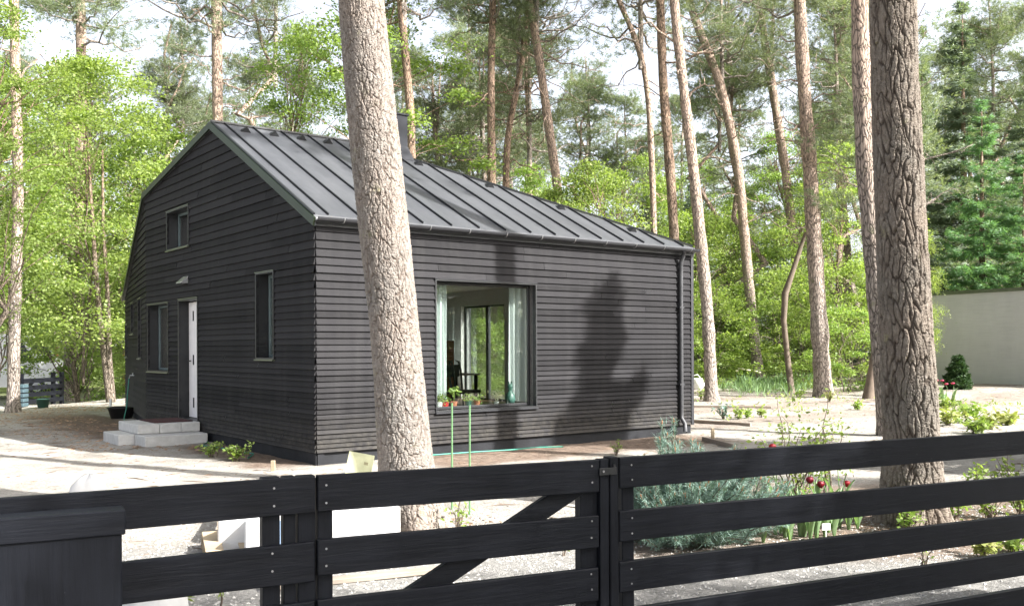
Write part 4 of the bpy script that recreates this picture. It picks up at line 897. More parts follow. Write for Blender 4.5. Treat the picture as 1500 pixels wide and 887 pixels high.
# the two big close trunks
for (nm, lab, pts, ws, Y, sd_, rzc) in (
    ('pine_tree', 'thick leaning pine trunk with plated bark in front of the house', [(610, 800), (605, 770), (594, 670), (585, 560), (576, 460), (563, 340), (552, 240), (538, 100), (529, 0), (521, -120)], [112, 92, 77, 70, 67, 68, 68, 66, 63, 58], 8.4, 5, 1),
    ('pine_tree', 'thick dark sided pine trunk standing behind the right fence', [(1338, 800), (1337, 765), (1335, 640), (1330, 540), (1326, 460), (1320, 340), (1316, 240), (1311, 120), (1308, 0), (1305, -120)], [96, 84, 73, 72, 69, 67, 65, 62, 60, 57], 8.55, 9, 4)):
    W_ = [dp(x, y, Y) for x, y in pts]; foot = W_[1].copy(); foot.z = 0; E = empty(nm, foot, label=lab, cat='tree')
    P = [p-foot for p in W_]; P[0].z = -.2; sl = (P[-1].x-P[-2].x)/(P[-1].z-P[-2].z)
    big_trunk('trunk', P, [w_*Y/F/2 for w_ in ws], sd_, E, **(dict(plate=(.040, .115), depth=.014, cw=.24) if sd_ == 5 else dict(plate=(.05, .24), depth=.024, cw=.32, mat='bark_big_dark')))
    mb = MB(); top = P[-1]; Q = [tuple(top-Vector((0, 0, .3))), (top.x+sl*2, .1, top.z+3), (top.x+sl*3, .2, top.z+7), (top.x+sl*3, 0, 16)]; mb.tube(Q, [ws[-1]*Y/F/2, .15, .12, .04], 14, cap=False); mb.build('upper_trunk', M['bark'], E, smooth=True)
    for p in PC[1]: o = p.copy(); COL.objects.link(o); o.parent = E; o.location = (top.x+sl*3, 0, 11.5); o.rotation_euler = (0, 0, rzc); o.scale = (.7, .7, .65)
    # root collar
pine('pale pinkish pine trunk directly left of and behind the thick right trunk', [(1306, 640), (1296, 540), (1282, 400), (1268, 240), (1262, 120), (1259, 0)], 17, (32, 25), 17, 1, crown=1, nbr=3, zlo=7)
pine('mottled pine with bare stubs, second trunk left of the thick right one', [(1207, 581), (1199, 460), (1186, 240), (1177, 120), (1171, 0)], 30, (25, 17), 18, 2, crown=0, nbr=16, zlo=5)
pine('tall pine just right of the house corner, leaning left', [(1043, 588), (1037, 460), (1015, 240), (1000, 120), (987, 0)], 28, (19, 13), 19, 3, crown=2, nbr=5, zlo=8)
pine('curved pine crossing behind the others, foot by the white tulips', [(1112, 555), (1101, 460), (1081, 240), (1055, 120), (1034, 70), (1008, 0)], 46, (15, 12), 20, 4, crown=0, nbr=16, zlo=7)
pine('grey pine trunk rising behind the right end of the roof', [(993, 560), (988, 350), (981, 240), (971, 120), (967, 0)], 31, (17, 12), 19, 5, 'bark_dark', crown=1, nbr=6, zlo=8)
pine('thin crooked pine left of the grey trunk behind the roof', [(960, 540), (958, 340), (955, 240), (950, 140), (940, 80), (920, 30), (905, 0)], 36, (10, 8), 19, 6, crown=2, nbr=8, zlo=7)
pine('reddish pine leaning left above the middle of the roof', [(822, 540), (818, 280), (811, 235), (803, 180), (792, 100), (776, 0)], 34, (15, 12), 19, 7, crown=0, nbr=12, zlo=8)
pine('dark straight pine above the roof, third trunk right of chimney', [(722, 540), (720, 240), (719, 120), (722, 0)], 33, (15, 10), 19, 8, 'bark_dark', crown=1, nbr=9, zlo=8)
pine('forking pine bending right beside the dark straight one', [(742, 540), (741, 250), (744, 190), (758, 130), (766, 80), (772, 20), (774, 0)], 35, (12, 8), 18, 9, 'bark_dark', crown=2, nbr=14, zlo=8)
pine('thin yellowish trunk just left of the reddish leaning pine', [(778, 540), (776, 240), (772, 130), (770, 60)], 40, (9, 6), 16, 10, crown=1, nbr=8, zlo=9)
pine('ivy green trunk half hidden behind the thick leaning pine', [(606, 540), (602, 170), (592, 60), (586, 0)], 30, (15, 11), 18, 11, 'bark_dark', crown=0, nbr=6, zlo=8)
pine('bright straight pine rising over the house peak', [(320, 540), (319, 170), (318, 100), (317, 0)], 31, (17, 15), 18, 12, crown=2, nbr=12, zlo=8.5)
pine('brown pine at upper left with long bare side branches', [(100, 566), (106, 430), (117, 250), (119, 80), (118, 0)], 38, (17, 14), 19, 13, crown=0, nbr=16, zlo=9)
pine('pale pine at the far left edge beside the van', [(19, 600), (21, 480), (27, 300), (24, 150), (20, 0)], 24.5, (17.5, 13), 18, 14, crown=1, nbr=6, zlo=7)
pine('slim reddish pine right of the curved one', [(1172, 495), (1166, 380), (1150, 245), (1130, 120), (1110, 0)], 50, (15, 11), 21, 15, crown=1, nbr=18, zlo=9)
pine('wavy pink barked pine left of the pale trunk pair', [(1249, 510), (1244, 430), (1228, 220), (1224, 160), (1234, 110), (1232, 60), (1232, 0)], 52, (15, 12), 21, 16, crown=2, nbr=18, zlo=9)
pine('pale pine stump side trunk leaning behind the thick right one', [(1271, 586), (1277, 545), (1283, 510), (1290, 460)], 29, (13, 9), 12, 17, 'twig_dark', crown=1, nbr=2, zlo=7)
pine('short pink trunk visible through the needles left of centre', [(640, 540), (642, 240), (636, 180)], 42, (9, 6), 14, 18, crown=1, nbr=6, zlo=7)
pine('slim white lit trunk right of the short pink one', [(708, 540), (710, 240), (706, 200)], 44, (8, 6), 15, 19, crown=0, nbr=6, zlo=7)
# bent thin dead trunk
pts = [(1160, 560), (1152, 510), (1148, 470), (1150, 430), (1162, 395), (1172, 365), (1180, 340)]; W_ = [dp(x, y, 33) for x, y in pts]; ft = Vector((W_[0].x, 33, float(gz(W_[0].x, 33)))); E = empty('dead_tree', ft, label='thin bent dead trunk leaning towards the mottled pine', cat='tree')
mb = MB(); q = [tuple(p-ft) for p in W_]; q[0] = (q[0][0], 0, -.1); mb.tube(q, [.12, .1, .1, .12, .09, .08, .05], 8); mb.build('trunk', M['twig_dark'], E, smooth=True)
# bare shrub-like tree over the concrete building
def bare(seed, h, spread):
    rg = np.random.default_rng(seed); mb = MB()
    def br(p, d, L, r_, lv):
        e_ = p+d*L; P = curved(p, e_, rg.uniform(-.1, .25)*L, rg, 6); mb.tube(P, np.linspace(r_, r_*.5, 6), 5, cap=False)
        if lv > 0:
            for _ in range(rg.integers(3, 5)):
                nd = d+rg.normal(size=3)*(.6, .6, .35); nd /= np.linalg.norm(nd); br(P[rg.integers(2, 6)], nd, L*rg.uniform(.5, .8), r_*.55, lv-1)
    for _ in range(4):
        d = np.array([rg.normal()*.35, rg.normal()*.35, 1]); d /= np.linalg.norm(d); br(np.array([rg.normal()*.2, 0, -.1]), d, h*.5, .035, 3)
    return mb.build('branches', M['twig'], link=False, smooth=True)
bt = bare(3, 6.5, 2); p = dp(1440, 560, 44); put('bare_tree', [bt], (p.x, 46, 0), 0, 1.05, 'leafless pale branched tree behind the concrete building')
bt2 = bare(5, 6, 2); p = dp(1480, 560, 48); put('bare_tree', [bt2], (p.x, 49, 0), 1, 1.0, 'second leafless tree near the right edge above the concrete roof')
# ---- leafy trees
def lt_(px, Y, parts, sc, rz, label, name='leafy_tree', gzz=None, group=None, cat='tree'):
    p = dp(px, 500, Y); return put(name, parts, (p.x, Y, float(gz(p.x, Y))-.02), rz, sc, label, cat, group)
# forked tree left of the house
FT = empty('leafy_tree', gnd(162, 588), label='bright green forked tree left of the house with two slim stems', cat='tree')
Yt = FT.location.y
mb = MB()
for pts, r0 in (([(163, 590), (156, 540), (147, 470), (140, 400), (134, 300), (128, 200)], .14), ([(165, 590), (160, 530), (159, 480), (157, 420), (151, 330), (150, 220)], .11)):
    q = [dp(x, y, Yt)-FT.location for x, y in pts]; q[0].z = -.1; mb.tube([tuple(x_) for x_ in q], np.linspace(r0, .03, 6), 9, cap=False)
mb.build('trunk', M['bark_dark'], FT, smooth=True)
o = LA[1].copy(); COL.objects.link(o); o.parent = FT; o.location = (-.5, .3, .4); o.scale = (1.02, 1.02, .97)
o = LA[0].copy(); o.name = 'limb'; COL.objects.link(o); o.parent = FT; o.location = (-.9, .3, .6); o.scale = (.5, .5, .9)
lt_(-30, 29, LB, (1.0, 1.0, .85), 2.1, 'bright green leafy tree at the left edge behind the pale pine')
lt_(-90, 26, LB, (1.1, 1.1, .85), .6, 'leafy tree cut by the left picture edge')
lt_(115, 33, LA, (1.0, 1.0, 1.15), 5.2, 'full bright green tree behind the forked one')
lt_(-200, 25, LA, (1.1, 1.1, 1.0), 3.3, 'leafy tree left of the picture edge', gzz=0)
lt_(-12, 22, LB, (.72, .72, .8), 4.0, 'leafy tree whose sprays hang across the far left pine trunk')
lt_(722, 33, LC, (.6, .6, .6), 2.0, 'low bright tree standing behind the house, seen through the windows')
lt_(222, 32, LD, (1.05, 1.05, 1.05), 4.0, 'mid green leafy tree tucked behind the bent house wall')
lt_(110, 46, LC, (1.2, 1.2, 1.5), 3.2, 'leafy tree behind the brown pine on the left')
lt_(555, 31, LB, (1.15, 1.15, 1.12), 1.0, 'tall leafy tree behind the thick leaning pine and chimney')
lt_(440, 34, LB, (.9, .9, 1.05), 2.4, 'leafy tree between the house peak and the thick leaning pine', 'leafy_tree')
lt_(690, 38, LD, (1, 1, .9), 1.4, 'green tree low behind the chimney side of the roof')
lt_(775, 37, LD, (1.0, 1.0, .95), 3.0, 'mid green bushy tree above the middle of the roof')
lt_(862, 31, LC, (.8, .8, .95), 1.1, 'bright green bushy tree above the right half of the roof')
lt_(935, 44, LD, (1.1, 1.1, 1.15), 5.0, 'green tree behind the thin crooked pine')
lt_(1075, 54, LC, (1.2, 1.2, 1.2), 2.7, 'light green tree behind the pine at the house corner')
lt_(1188, 50, LD, (.95, .95, 1.2), 5.6, 'green leafy tree behind the bent dead trunk')
lt_(1225, 37, LA, (.85, .85, .9), 1.2, 'bright yellow green tree between mottled and pale pines')
lt_(1340, 30, LA, (.27, .27, .55), 4.4, 'small yellow green tree just right of the thick right trunk')
lt_(1020, 50, LC, (1.1, 1.1, 1.1), .4, 'leafy tree further back right of the house')
# ---- conifers right
lt_(1412, 46, SA, (1.12, 1.12, 1.06), 0, 'tall dark spruce with pointed top over the concrete building', 'spruce_tree')
lt_(1505, 50, SA, (1.0, 1.0, .92), 1.6, 'spruce cut by the right picture edge', 'spruce_tree')
lt_(1440, 41, SB, (1.0, 1.0, .92), 2.2, 'fresh green feathery conifer in front of the tall spruce', 'larch_tree')
lt_(1352, 50, SA, (.95, .95, .95), 3.3, 'dark spruce half hidden by the thick right trunk', 'spruce_tree')
lt_(1500, 40, SB, (.8, .8, .72), 4.2, 'smaller feathery conifer at the right edge', 'larch_tree')
# ---- shrubs
for i_, (px, Y, pr, sc, lb) in enumerate(((1040, 40, BB, 1.6, 'green shrub right behind the watering can'), (1083, 50, BA, 2.2, 'shrub between the corner pine and the curved pine'), (1135, 48, BB, 1.8, 'light shrub at the foot of the dead trunk'),
    (1175, 36, BA, 1.3, 'shrub left of the mottled pine foot'), (1240, 33, BA, 1.35, 'feathery green shrub right of the mottled pine'), (1262, 36, BB, 1.2, 'shrub behind the leaning side trunk'), (1150, 47, BA, 2.4, 'tall shrub behind the bent dead trunk'),
    (1320, 40, BB, 1.7, 'shrub hidden by the thick right trunk'), (120, 35, BA, 1.9, 'dark green shrub right of the small slatted fence'), (190, 40, BA, 2.4, 'shrub seen past the bent wall of the house'), 
    (700, 28.5, BB, .9, 'green shrub behind the house seen through the big window'), (748, 29.5, BA, 1.1, 'second green shrub behind the house seen through the right pane'), (1010, 46, BA, 2.2, 'shrub half hidden by the house corner'))):
    lt_(px, Y, pr, sc, i_*1.7, lb, 'shrub', cat='shrub')
# ---- background forest: individual trees
rg = np.random.default_rng(77)
FPs = []
for k in range(3):
    h_ = (17, 19, 15)[k]; mb = MB(); r2 = np.random.default_rng(50+k); P = curved((0, 0, -.2), (r2.uniform(-.8, .8), 0, h_), 0, r2, 12); P[:, 0] += .25*np.sin(np.linspace(0, 5, 12)+k); mb.tube(P, np.linspace(.2, .05, 12), 9, cap=False)
    for _ in range(14):
        c = P[r2.integers(4, 10)]; a = r2.uniform(0, 6.28); L = r2.uniform(.6, 2.2); mb.tube(curved(c, c+np.array([math.cos(a)*L, math.sin(a)*L, r2.uniform(-.3, .5)]), .1, r2, 6), np.linspace(.03, .006, 6), 4, cap=False)
    t_ = mb.build('trunk', M['bark'], link=False, smooth=True); FPs.append((t_, PC[k], P[8]))
gl = 'slender pine with high crown standing far back in the wood'
def farpine(x, y, k, sc, rz):
    e_ = empty('pine_tree', (x, y, 0), rz, label=gl, cat='tree', group='pines of the background wood'); e_.scale = (sc,)*3
    t_, c_, P_ = FPs[k]; o = t_.copy(); COL.objects.link(o); o.parent = e_
    for p in c_: o = p.copy(); COL.objects.link(o); o.parent = e_; o.location = P_
for ring, (Ya, Yb, n) in enumerate(((44, 58, 18), (58, 82, 32), (82, 110, 32))):
    for i_ in range(n):
        Y = rg.uniform(Ya, Yb); px = -150+1800*(i_+rg.uniform(0, 1))/n; x = (px-750)/F*Y
        if ring == 0 and (x < -14 and Y < 50 and x > -25): Y += 14
        farpine(x, Y, int(rg.integers(0, 3)), rg.uniform(.85, 1.2), rg.uniform(0, 6.28))
for i_ in range(26):
    Y = rg.uniform(54, 95); px = -120+1740*(i_+rg.uniform(0, 1))/26; x = (px-750)/F*Y; pr = (LA, LB, LC, LD)[int(rg.integers(0, 4))]
    put('leafy_tree', pr, (x, Y, 0), rg.uniform(0, 6.28), rg.uniform(.9, 1.3), 'green leafy tree far back between the pines', 'tree', 'leafy trees of the background wood')
for i_ in range(18):
    Y = rg.uniform(58, 100); px = 250+1300*(i_+rg.uniform(0, 1))/18; x = (px-750)/F*Y
    put('spruce_tree', SA, (x, Y, 0), rg.uniform(0, 6.28), rg.uniform(.7, 1.0), 'dark spruce far back in the wood', 'tree', 'spruces of the background wood')
# far-off wood closing the view: one mass
lf = MB(); r2 = np.random.default_rng(5); n = 30000
ang = r2.uniform(-.75, .75, n); Y = r2.uniform(112, 135, n); X = np.tan(ang)*Y; top = 10+4*np.sin(X*.12)+3*np.sin(X*.31+1); Z = r2.uniform(0, 1, n)**1.1*top
v_, f_ = leaf_quads(np.stack([X, Y, Z], 1), 1.5, .8, r2); lf.add(v_, f_); tag(lf.build('distant_woods', M['spruce']), kind='stuff', label='far off dark wood closing the view')
# undergrowth
lf = MB(); n = 26000; Y = r2.uniform(38, 80, n); X = r2.uniform(-.62, .62, n)*Y; keep = (sn(X, Y, .25, 3)+.2*r2.normal(size=n) > -.2) & ~((X < -14) & (Y < 46)); X, Y = X[keep], Y[keep]; Z = r2.uniform(0, 1, len(X))**1.6*.9
v_, f_ = leaf_quads(np.stack([X, Y, Z], 1), .22, .6, r2); lf.add(v_, f_); tag(lf.build('undergrowth', M['leaf2']), kind='stuff', label='low green undergrowth on the wood floor')
# ---- trees out of frame: to the right and behind, they shade the yard and show in the panes
def qt(q, t): return (SUNH.x*t+(-SUNH.y)*q, SUNH.y*t+SUNH.x*q)
x, y = qt(3.9, 9.5); put('leafy_tree', LA, (x, y, 0), 0, (1.0, 1.0, 1.1), 'leafy tree beside the road, right of the photographer', 'tree')
x, y = qt(3.0, 14); put('leafy_tree', LB, (x, y, 0), 1, (1.15, 1.15, 1.15), 'tall leafy tree further along the road to the right', 'tree')
x, y = qt(5.2, 17); put('leafy_tree', LC, (x, y, 0), 2, (1.2, 1.2, 1.8), 'leafy tree behind the roadside trees', 'tree')
p = H(5.35, 0); put('spruce_tree', SC, (p.x+SUNH.x*10.8, p.y+SUNH.y*10.8, 0), .7, (1.3, 1.3, 1.13), 'young spruce beyond the right fence end', 'tree')
for (r_, t_, sd_) in ((3.2, 8.7, 41),):
    p = H(r_, 0); e_ = empty('pine_tree', (p.x+SUNH.x*t_, p.y+SUNH.y*t_, 0), label='tall bare pine out to the right of the garden', cat='tree')
    mb = MB(); mb.tube([(0, 0, -.2), (.1, 0, 6), (0, 0, 12), (0, 0, 19)], [.22, .2, .17, .05], 12, cap=False); mb.build('trunk', M['bark'], e_, smooth=True)
    for q in PC[1]: o = q.copy(); COL.objects.link(o); o.parent = e_; o.location = (0, 0, 13.5)
for i_, (x, y) in enumerate(((22, 2), (27, 12), (24, -8), (10, -14), (-2, -16), (-12, -12), (16, -10), (31, -2), (29, 5), (33, 1), (36, -6), (28, -4), (38, 3), (35, 9), (40, -10), (44, -2), (31, -12))):
    put('leafy_tree' if i_ % 2 else 'spruce_tree', (LB if i_ % 2 else SA), (x, y, 0), i_, 1.0, 'tree of the wood across the road', 'tree', 'trees across the road')
# ------------------------------------------------------------------ garden plants
# blue dwarf pine
p = gnd(1005, 800); DP = empty('dwarf_pine', (p.x, p.y+.1, p.z), label='blue green dwarf pine bush behind the right fence', cat='shrub'); rg = np.random.default_rng(8)
lb = MB(); nd = MB(); bd = MB()
for i_ in range(230):
    az = rg.uniform(0, 6.28); el = rg.uniform(.0, 1.45); L = (.50+.16*math.sin(el))*rg.uniform(.5, 1.15); d = np.array([math.cos(az)*math.cos(el)*1.5+.06, math.sin(az)*math.cos(el)*1.1, math.sin(el)*.85]); e_ = d*L+(0, 0, .12)
    if i_ < 5: e_ = np.array([rg.normal()*.05-.14, rg.normal()*.05, rg.uniform(.7, .93)])
    P = curved((0, 0, .08), e_, -.05, rg, 8); P[-2:, 2] += (.02, .06); lb.tube(P, np.linspace(.012, .004, 8), 5, cap=False)
    q = np.stack([np.interp(np.linspace(.42, 1, 14), np.linspace(0, 1, 8), P[:, k]) for k in range(3)], 1); D = np.tile((P[-1]-P[-3])/np.linalg.norm(P[-1]-P[-3]), (14, 1)); needles(nd, q, D*.9, 38, .06, .0048, rg, .8)
    bd.tube([P[-1], P[-1]+D[0]*.025+(0, 0, .012)], [.006, .003], 5)
lb.build('branches', M['twig_dark'], DP, smooth=True); nd.build('needles', M['blue_needle'], DP); tag(bd.build('buds', M['bud'], DP), kind='stuff')
# tulips
def tulip(loc, h_, seed, petal, label, group, nl=3, flower=True):
    rg = np.random.default_rng(seed); T = empty('tulip', loc, rg.uniform(0, 6.28), label=label, cat='flower', group=group)
    top = (rg.normal()*.03, rg.normal()*.03, h_)
    mb = MB(); mb.tube(curved((0, 0, -.02), top, 0, rg, 6), .0045, 6); mb.build('stem', M['tulip_leaf'], T, smooth=True)
    for k in range(nl):
        az = k*2.2+rg.uniform(0, .8); L = h_*rg.uniform(.6, 1.0); wd = rg.uniform(.022, .034); d = np.array([math.cos(az), math.sin(az), 0]); s = np.array([-d[1], d[0], 0]); V = []
        for t in np.linspace(0, 1, 8):
            c = d*(.01+.11*t**1.4+.05*t**3)+np.array([0, 0, L*(t-.18*t**3)]); w_ = wd*math.sin(math.pi*min(1, .12+t*.88))**.8; V += [c-s*w_+d*-.0, c+d*.012*math.sin(t*3), c+s*w_]
        mb = MB(); V = np.array(V); V[0::3] -= d*.012; V[2::3] -= d*.012; mb.add(V, np.array([[i_*3+j_, i_*3+j_+1, i_*3+j_+4, i_*3+j_+3] for i_ in range(7) for j_ in range(2)])); mb.build('leaf', M['tulip_leaf'], T, smooth=True)
    if flower:
        mb = MB()
        for k in range(6):
            az = k*math.pi/3; d = np.array([math.cos(az), math.sin(az), 0]); s = np.array([-d[1], d[0], 0]); V = []
            for t in np.linspace(0, 1, 6):
                c = np.array(top)+d*(.028*math.sin(t*2.5)+.004)+np.array([0, 0, .055*t]); w_ = .02*math.sin(math.pi*min(1, .15+.8*t))**.7+.002; V += [c-s*w_-d*.006, c, c+s*w_-d*.006]
            mb.add(V, np.array([[i_*3+j_, i_*3+j_+1, i_*3+j_+4, i_*3+j_+3] for i_ in range(5) for j_ in range(2)]))
        mb.build('flower', petal, T, smooth=True)
    return T
def tu(px, ytop, ybase): b = gnd(px, ybase); t = dp(px, ytop, b.y); return b, t.z-b.z-.05
for i_, (px, yt_, yb_, lb) in enumerate(((1143, 650, 778, 'dark red tulip whose bloom rises above the top rail'), (1187, 700, 786, 'red tulip left of the stake in the middle of the row'), (1208, 706, 782, 'pinkish red tulip right beside the middle stake'), (1256, 706, 772, 'wide open dark red tulip nearest the thick trunk'))):
    b, h_ = tu(px, yt_, yb_); tulip(b, h_, i_+3, M['redpetal'], lb, 'tulips behind the right fence')
rg = np.random.default_rng(3)
for i_, px in enumerate((1112, 1118, 1136, 1150, 1157, 1172, 1178, 1196, 1214, 1222, 1230, 1243)):
    b = gnd(px, 790-(px-1110)*.10+rg.uniform(-8, 6)); tulip(b, rg.uniform(.46, .62), 40+i_, M['redpetal'], 'flowerless tulip with broad grey green leaves in the row', 'tulips not in bloom behind the right fence', 4, False)
for i_ in range(9):
    px = 1078+i_*4.2+rg.uniform(-1, 1); b = gnd(px, 567+rg.uniform(-3, 3)); T = tulip(b, rg.uniform(.5, .65), 70+i_, M['whitepetal'], 'white tulip in the cluster at the foot of the curved pine', 'white tulips at the foot of the curved pine'); T.scale = (1.9, 1.9, 1.1)
for i_ in range(8):
    px = 1118+i_*6+rg.uniform(-2, 2); b = gnd(px, 551+rg.uniform(-2, 2)); T = tulip(b, rg.uniform(.4, .6), 90+i_, M['pinkpetal'], 'dark pink tulip in the far bed right of the curved pine', 'dark pink tulips in the far bed'); T.scale = (2, 2, 1.2)
for i_, (px, y0, y1) in enumerate(((1372, 556, 592), (1381, 556, 590), (1384, 561, 590), (1395, 560, 592))):
    b, h_ = tu(px, y0, y1); T = tulip(b, h_, 110+i_, M['pinkpetal'], 'tall thin pink topped flower right of the thick trunk', 'thin pink flowers right of the thick trunk', 2); T.scale = (1.6, 1.6, 1)
p = gnd(1166, 786); o = empty('plant_label', p, R(10), label='small white plant label among the tulip leaves', cat='plant label'); p2 = gnd(1210, 790); o.location = p2
mb = MB(); mb.box((0, 0, .06), (.006, .004, .14)); mb.build('stick', M['white'], o); mb = MB(); mb.box((0, -.004, .13), (.075, .004, .055), bev=.001); mb.build('card', M['card'], o)
def herb(name, px, py, h_, w_, n, leaf, mat, label, seed, cat='plant', group=None, stems=7, twig='twig_dark', wd=.55):
    rg = np.random.default_rng(seed); p = gnd(px, py); E = empty(name, p, label=label, cat=cat, group=group); lb = MB(); lf = MB()
    for s_ in range(stems):
        az = rg.uniform(0, 6.28); r_ = w_/2*rg.uniform(.1, 1); e_ = (math.cos(az)*r_, math.sin(az)*r_, h_*rg.uniform(.55, 1)); P = curved((rg.normal()*.02, rg.normal()*.02, -.02), e_, .04, rg, 7); lb.tube(P, np.linspace(.006+.004*h_, .002, 7), 5, cap=False)
        k = n//stems; t = rg.uniform(.25, 1, k); q = np.stack([np.interp(t, np.linspace(0, 1, 7), P[:, a]) for a in range(3)], 1)+rg.normal(size=(k, 3))*(.05, .05, .035)*(h_/.6); v_, f_ = leaf_quads(q, leaf, wd, rg, .5); lf.add(v_, f_)
    lb.build('stem', M[twig], E, smooth=True); lf.build('leaves', M[mat], E); return E
herb('rose_bush', 1165, 735, 1.15, .85, 620, .055, 'leaf2', 'open rose bush with small leaves behind the top rail, left of the thick trunk', 1, 'shrub', stems=9)
herb('rose_bush', 1215, 728, 1.22, .5, 170, .05, 'leaf2', 'sparse thin stemmed bush right of the fuller rose bush', 2, 'shrub', stems=4)
herb('young_plant', 672, 782, .42, .2, 60, .05, 'leaf', 'small fresh green sapling right of the thick leaning trunk foot', 3, stems=5)
herb('young_plant', 902, 665, .22, .25, 120, .035, 'leaf2', 'small round green plant in the bed before the front wall', 4, stems=8)
herb('green_perennial', 310, 668, .22, .5, 200, .06, 'leaf', 'yellow green perennial beside the entrance steps', 5, stems=10)
herb('green_perennial', 345, 674, .26, .6, 220, .07, 'leaf2', 'dark green perennial further along the shaded wall from the steps', 6, stems=10)
rr_ = np.random.default_rng(12)
for i_, (px, py, h_, w_, lb) in enumerate(((1330, 778, .3, .35, 'green fern at the left foot of the thick right trunk'), (1392, 765, .3, .5, 'leafy perennial just right of the thick trunk foot'), (1425, 735, .42, .55, 'leafy perennial right of the trunk below the top rail'), (1478, 728, .45, .6, 'leafy perennial at the right edge below the top rail'), (1452, 760, .3, .6, 'low leafy perennial between second and third rail at right'), (1496, 752, .35, .5, 'leafy perennial at the right edge between second and third rail'), (1440, 812, .15, .4, 'yellowish small plant under the third rail at right'), (1488, 806, .12, .3, 'tiny plant under the third rail at the right edge'))):
    herb('green_perennial', px, py, h_, w_, 170, .055, 'leaf2' if i_ != 6 else 'yellow_leaf', lb, 20+i_, stems=9)
herb('young_plant', 1352, 835, .22, .18, 18, .03, 'leaf2', 'thin twiggy seedling under the third rail below the thick trunk', 31, stems=5)
herb('young_plant', 825, 812, .06, .1, 14, .03, 'leaf', 'tiny seedling on the gravel behind the gate brace', 32, stems=3)
for i_, (px, py, lb) in enumerate(((266, 893, 'single green blade shoot left under the left fence rail'), (325, 893, 'single green blade shoot right under the left fence rail'))):
    herb('grass_shoot', px, py, .14, .03, 8, .07, 'leaf', lb, 60+i_, stems=2, wd=.2)
for i_, (px, py, h_, w_, mt, lb) in enumerate(((1390, 622, .35, .9, 'yellow_leaf', 'yellow green clump left in the bed by the concrete building'), (1420, 618, .5, .9, 'leaf', 'tall grassy clump in the middle of the bed by the building'), (1450, 628, .3, .9, 'yellow_leaf', 'yellow variegated clump right in the bed by the building'), (1428, 634, .25, .6, 'leaf2', 'darker green clump at the front of the bed by the building'), (1475, 622, .25, .5, 'yellow_leaf', 'small yellow clump at the right end of the bed by the building'), (1385, 600, .3, .6, 'leaf2', 'green clump behind the yellow one near the thick trunk'))):
    herb('bed_plant', px, py, h_, w_, 260, .11, mt, lb, 70+i_, stems=14)
M['darkneedle'] = leafmat('dark_needle', (.02, .05, .018), (.06, .11, .03), .15); p = gnd(1403, 579); put('dwarf_conifer', spruce(91, .98, .42, 'darkneedle', zlow=.04, layers=20, L=.08, dens=9, wd=.035), p, 0, 1, 'small dark cone shaped conifer in front of the concrete wall', 'shrub')
for i_, (px, py, h_, mt, lb) in enumerate(((1095, 612, .22, 'leaf2', 'low dark green clump in the bed right of the house'), (1060, 612, .35, 'blue_needle', 'silvery green plant in the bed close to the house corner'), (1082, 613, .3, 'leaf', 'light sprig left of the low dark green clump'), (1115, 610, .2, 'leaf', 'light sprig right of the low dark green clump'), (1172, 583, .3, 'leaf2', 'green clump left of the mottled pine foot'), (1148, 572, .4, 'leaf', 'leafy clump in the pale bed in front of the dead trunk'),
    (1255, 600, .2, 'leaf', 'small sprig on the pale soil near the leaning side trunk'), (1060, 572, .6, 'leaf2', 'leafy peony right of the corner pine foot'), (1027, 585, .35, 'leaf', 'green sprig left of the corner pine foot'), (1215, 588, .3, 'yellow_leaf', 'yellowish clump at the mottled pine foot'))):
    herb('bed_plant', px, py, h_, h_*1.6, 130, .08, mt, lb, 120+i_, stems=9)
# pale iris/daffodil foliage in the far bed
lf = MB(); n = 1500; a_ = gnd(1085, 575); b_ = gnd(1190, 562); t = rg.uniform(0, 1, n); X = a_.x+(b_.x-a_.x)*t+rg.normal(size=n)*.5; Y = a_.y+(b_.y-a_.y)*t+rg.normal(size=n)*1.6; Pz = np.stack([X, Y, gz(X, Y)], 1)
v_, f_ = leaf_quads(Pz, .42, .07, rg, 0, droop=np.array([0, 0, 1.4])); lf.add(v_, f_); tag(lf.build('grass', M['tulip_leaf']), kind='stuff', label='pale upright bulb foliage in the far bed')
# watering can
p = gnd(1022, 570); WC = empty('watering_can', p, R(0), label='pale metal watering can beside the house corner', cat='watering can')
mb = MB(); mb.lathe([(.001, 0), (.2, 0), (.2, .36), (.17, .42), (.15, .42), (.14, .35), (.001, .34)], n=20); mb.build('body', M['card'], WC, smooth=True)
mb = MB(); mb.tube([(.18, 0, .12), (.32, 0, .3), (.46, 0, .44)], [.045, .03, .03], 8); mb.tube([(.45, 0, .43), (.5, 0, .47)], [.03, .07], 10); mb.build('spout', M['card'], WC, smooth=True)
mb = MB(); mb.tube([(-.18, 0, .15), (-.3, 0, .3), (-.24, 0, .5), (0, 0, .56), (.12, 0, .42)], .016, 7); mb.build('handle', M['card'], WC, smooth=True)
# background wire fence right (low mesh on posts)
p = gnd(1262, 560)
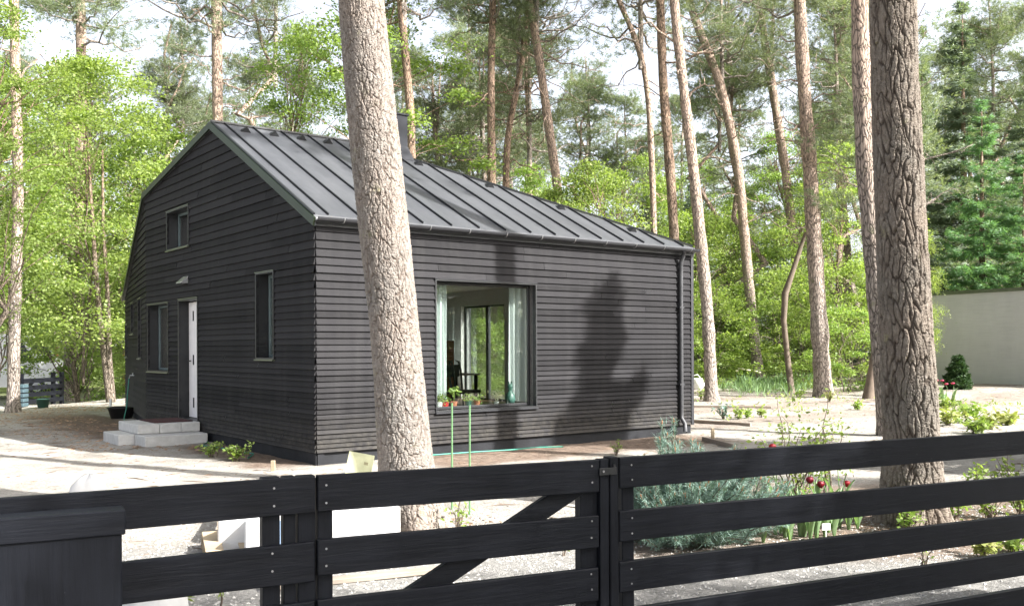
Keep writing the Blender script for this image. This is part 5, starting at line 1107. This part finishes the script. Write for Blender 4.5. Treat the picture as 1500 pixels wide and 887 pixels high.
# litter of twigs, chips and pebbles
rg = np.random.default_rng(21)
def scatter(name, n, xr, yr, size, mat, label, flat=.3, elong=1.0, dens=None):
    X = rg.uniform(*xr, n); Y = rg.uniform(*yr, n)
    rl_ = (X-C0.x)*VV.x+(Y-C0.y)*VV.y; tl2 = (X-C0.x)*UU.x+(Y-C0.y)*UU.y; ok = ~((rl_ > -.1) & (tl2 > -.1) & (rl_ < 7.7) & (tl2 < 14))
    if dens is not None: ok &= dens(X, Y)
    X, Y = X[ok], Y[ok]; n = len(X); s = size*rg.uniform(.4, 1.5, n); a = rg.uniform(0, 6.28, n); base = np.array([[1, 0, 0], [0, 1, 0], [-1, 0, 0], [0, -1, 0], [0, 0, 1.]])
    base = base[None]*np.stack([s*elong, s*rg.uniform(.5, 1, n)/elong**.5, s*flat], 1)[:, None, :]; base = base+rg.normal(size=base.shape)*s[:, None, None]*.12
    c_, s__ = np.cos(a), np.sin(a); V = np.stack([base[..., 0]*c_[:, None]-base[..., 1]*s__[:, None], base[..., 0]*s__[:, None]+base[..., 1]*c_[:, None], base[..., 2]], -1)+np.stack([X, Y, gz(X, Y)], 1)[:, None, :]
    k = np.arange(n)[:, None]*5; Fc = np.concatenate([k+np.array([[0, 1, 4]]), k+np.array([[1, 2, 4]]), k+np.array([[2, 3, 4]]), k+np.array([[3, 0, 4]])]).reshape(-1, 3)
    mb = MB(); mb.add(V.reshape(-1, 3), Fc); o = mb.build(name, mat); tag(o, label, kind='stuff'); return o
scatter('gravel', 14000, (-4, 6), (5, 9.5), .012, simple('pebble', (.4, .39, .37), .85, 0, .5, 30), 'small pebbles on the yard', .6)
scatter('leaf_litter', 6500, (-14, 18), (8, 34), .02, simple('litter', (.17, .11, .07), .9, 0, .5, 9), 'brown needles, cones and bark crumbs on the sand', .3, 2.2)
scatter('leaf_litter', 5000, (-2, 5), (7.6, 9.6), .014, bpy.data.materials['litter'], 'bark crumbs and needles round the near trunk feet', .4, 2.2, lambda X, Y: (np.hypot(X+.9, Y-8.4) < .5+.5*rg.uniform(0, 1, len(X))) | (np.hypot(X-3.6, Y-8.6) < .5+.6*rg.uniform(0, 1, len(X))))
scatter('leaf_litter', 5000, (-13, -5), (15, 27), .03, simple('litter_pale', (.3, .2, .13), .9, 0, .5, 9), 'dry leaves under the bent house wall', .3, 1.6, lambda X, Y: ((X-C0.x)*VV.x+(Y-C0.y)*VV.y) > -2.2+.3*np.sin(Y*2))
scatter('fallen_twigs', 1100, (-12, 14), (7, 30), .03, M['twig_dark'], 'short fallen twigs scattered over the yard', .35, 5)
# low weeds dotted over the right-hand beds
lf = MB(); n = 2600; X = rg.uniform(4.5, 14, n); Y = rg.uniform(17, 33, n); cl = np.floor(X*1.3)*7.3+np.floor(Y*1.1)*3.1; keep = (np.sin(cl*12.9)*43758 % 1) < .16; X, Y = X[keep], Y[keep]; n = len(X)
v_, f_ = leaf_quads(np.stack([X, Y, gz(X, Y)+rg.uniform(0, .1, n)], 1), .09, .5, rg, .3, droop=np.array([0, 0, .5])); lf.add(v_, f_); tag(lf.build('weeds', M['leaf']), kind='stuff', label='small weeds sprouting on the pale beds')
if __name__ == '__main__':
    for n_, p in (('C0', H(0, 0, 0)), ('C0b', H(0, 0, .17)), ('eaveL', H(0, -.1, 3.4)), ('E0top', H(7.53, 0, 3.42)), ('E0b', H(7.53, 0, .17)), ('PK', H(*PK)), ('KK', H(*KK)), ('P1', H(*P1)), ('P2', H(*P2))): print(n_, [round(v_) for v_ in proj(p)])
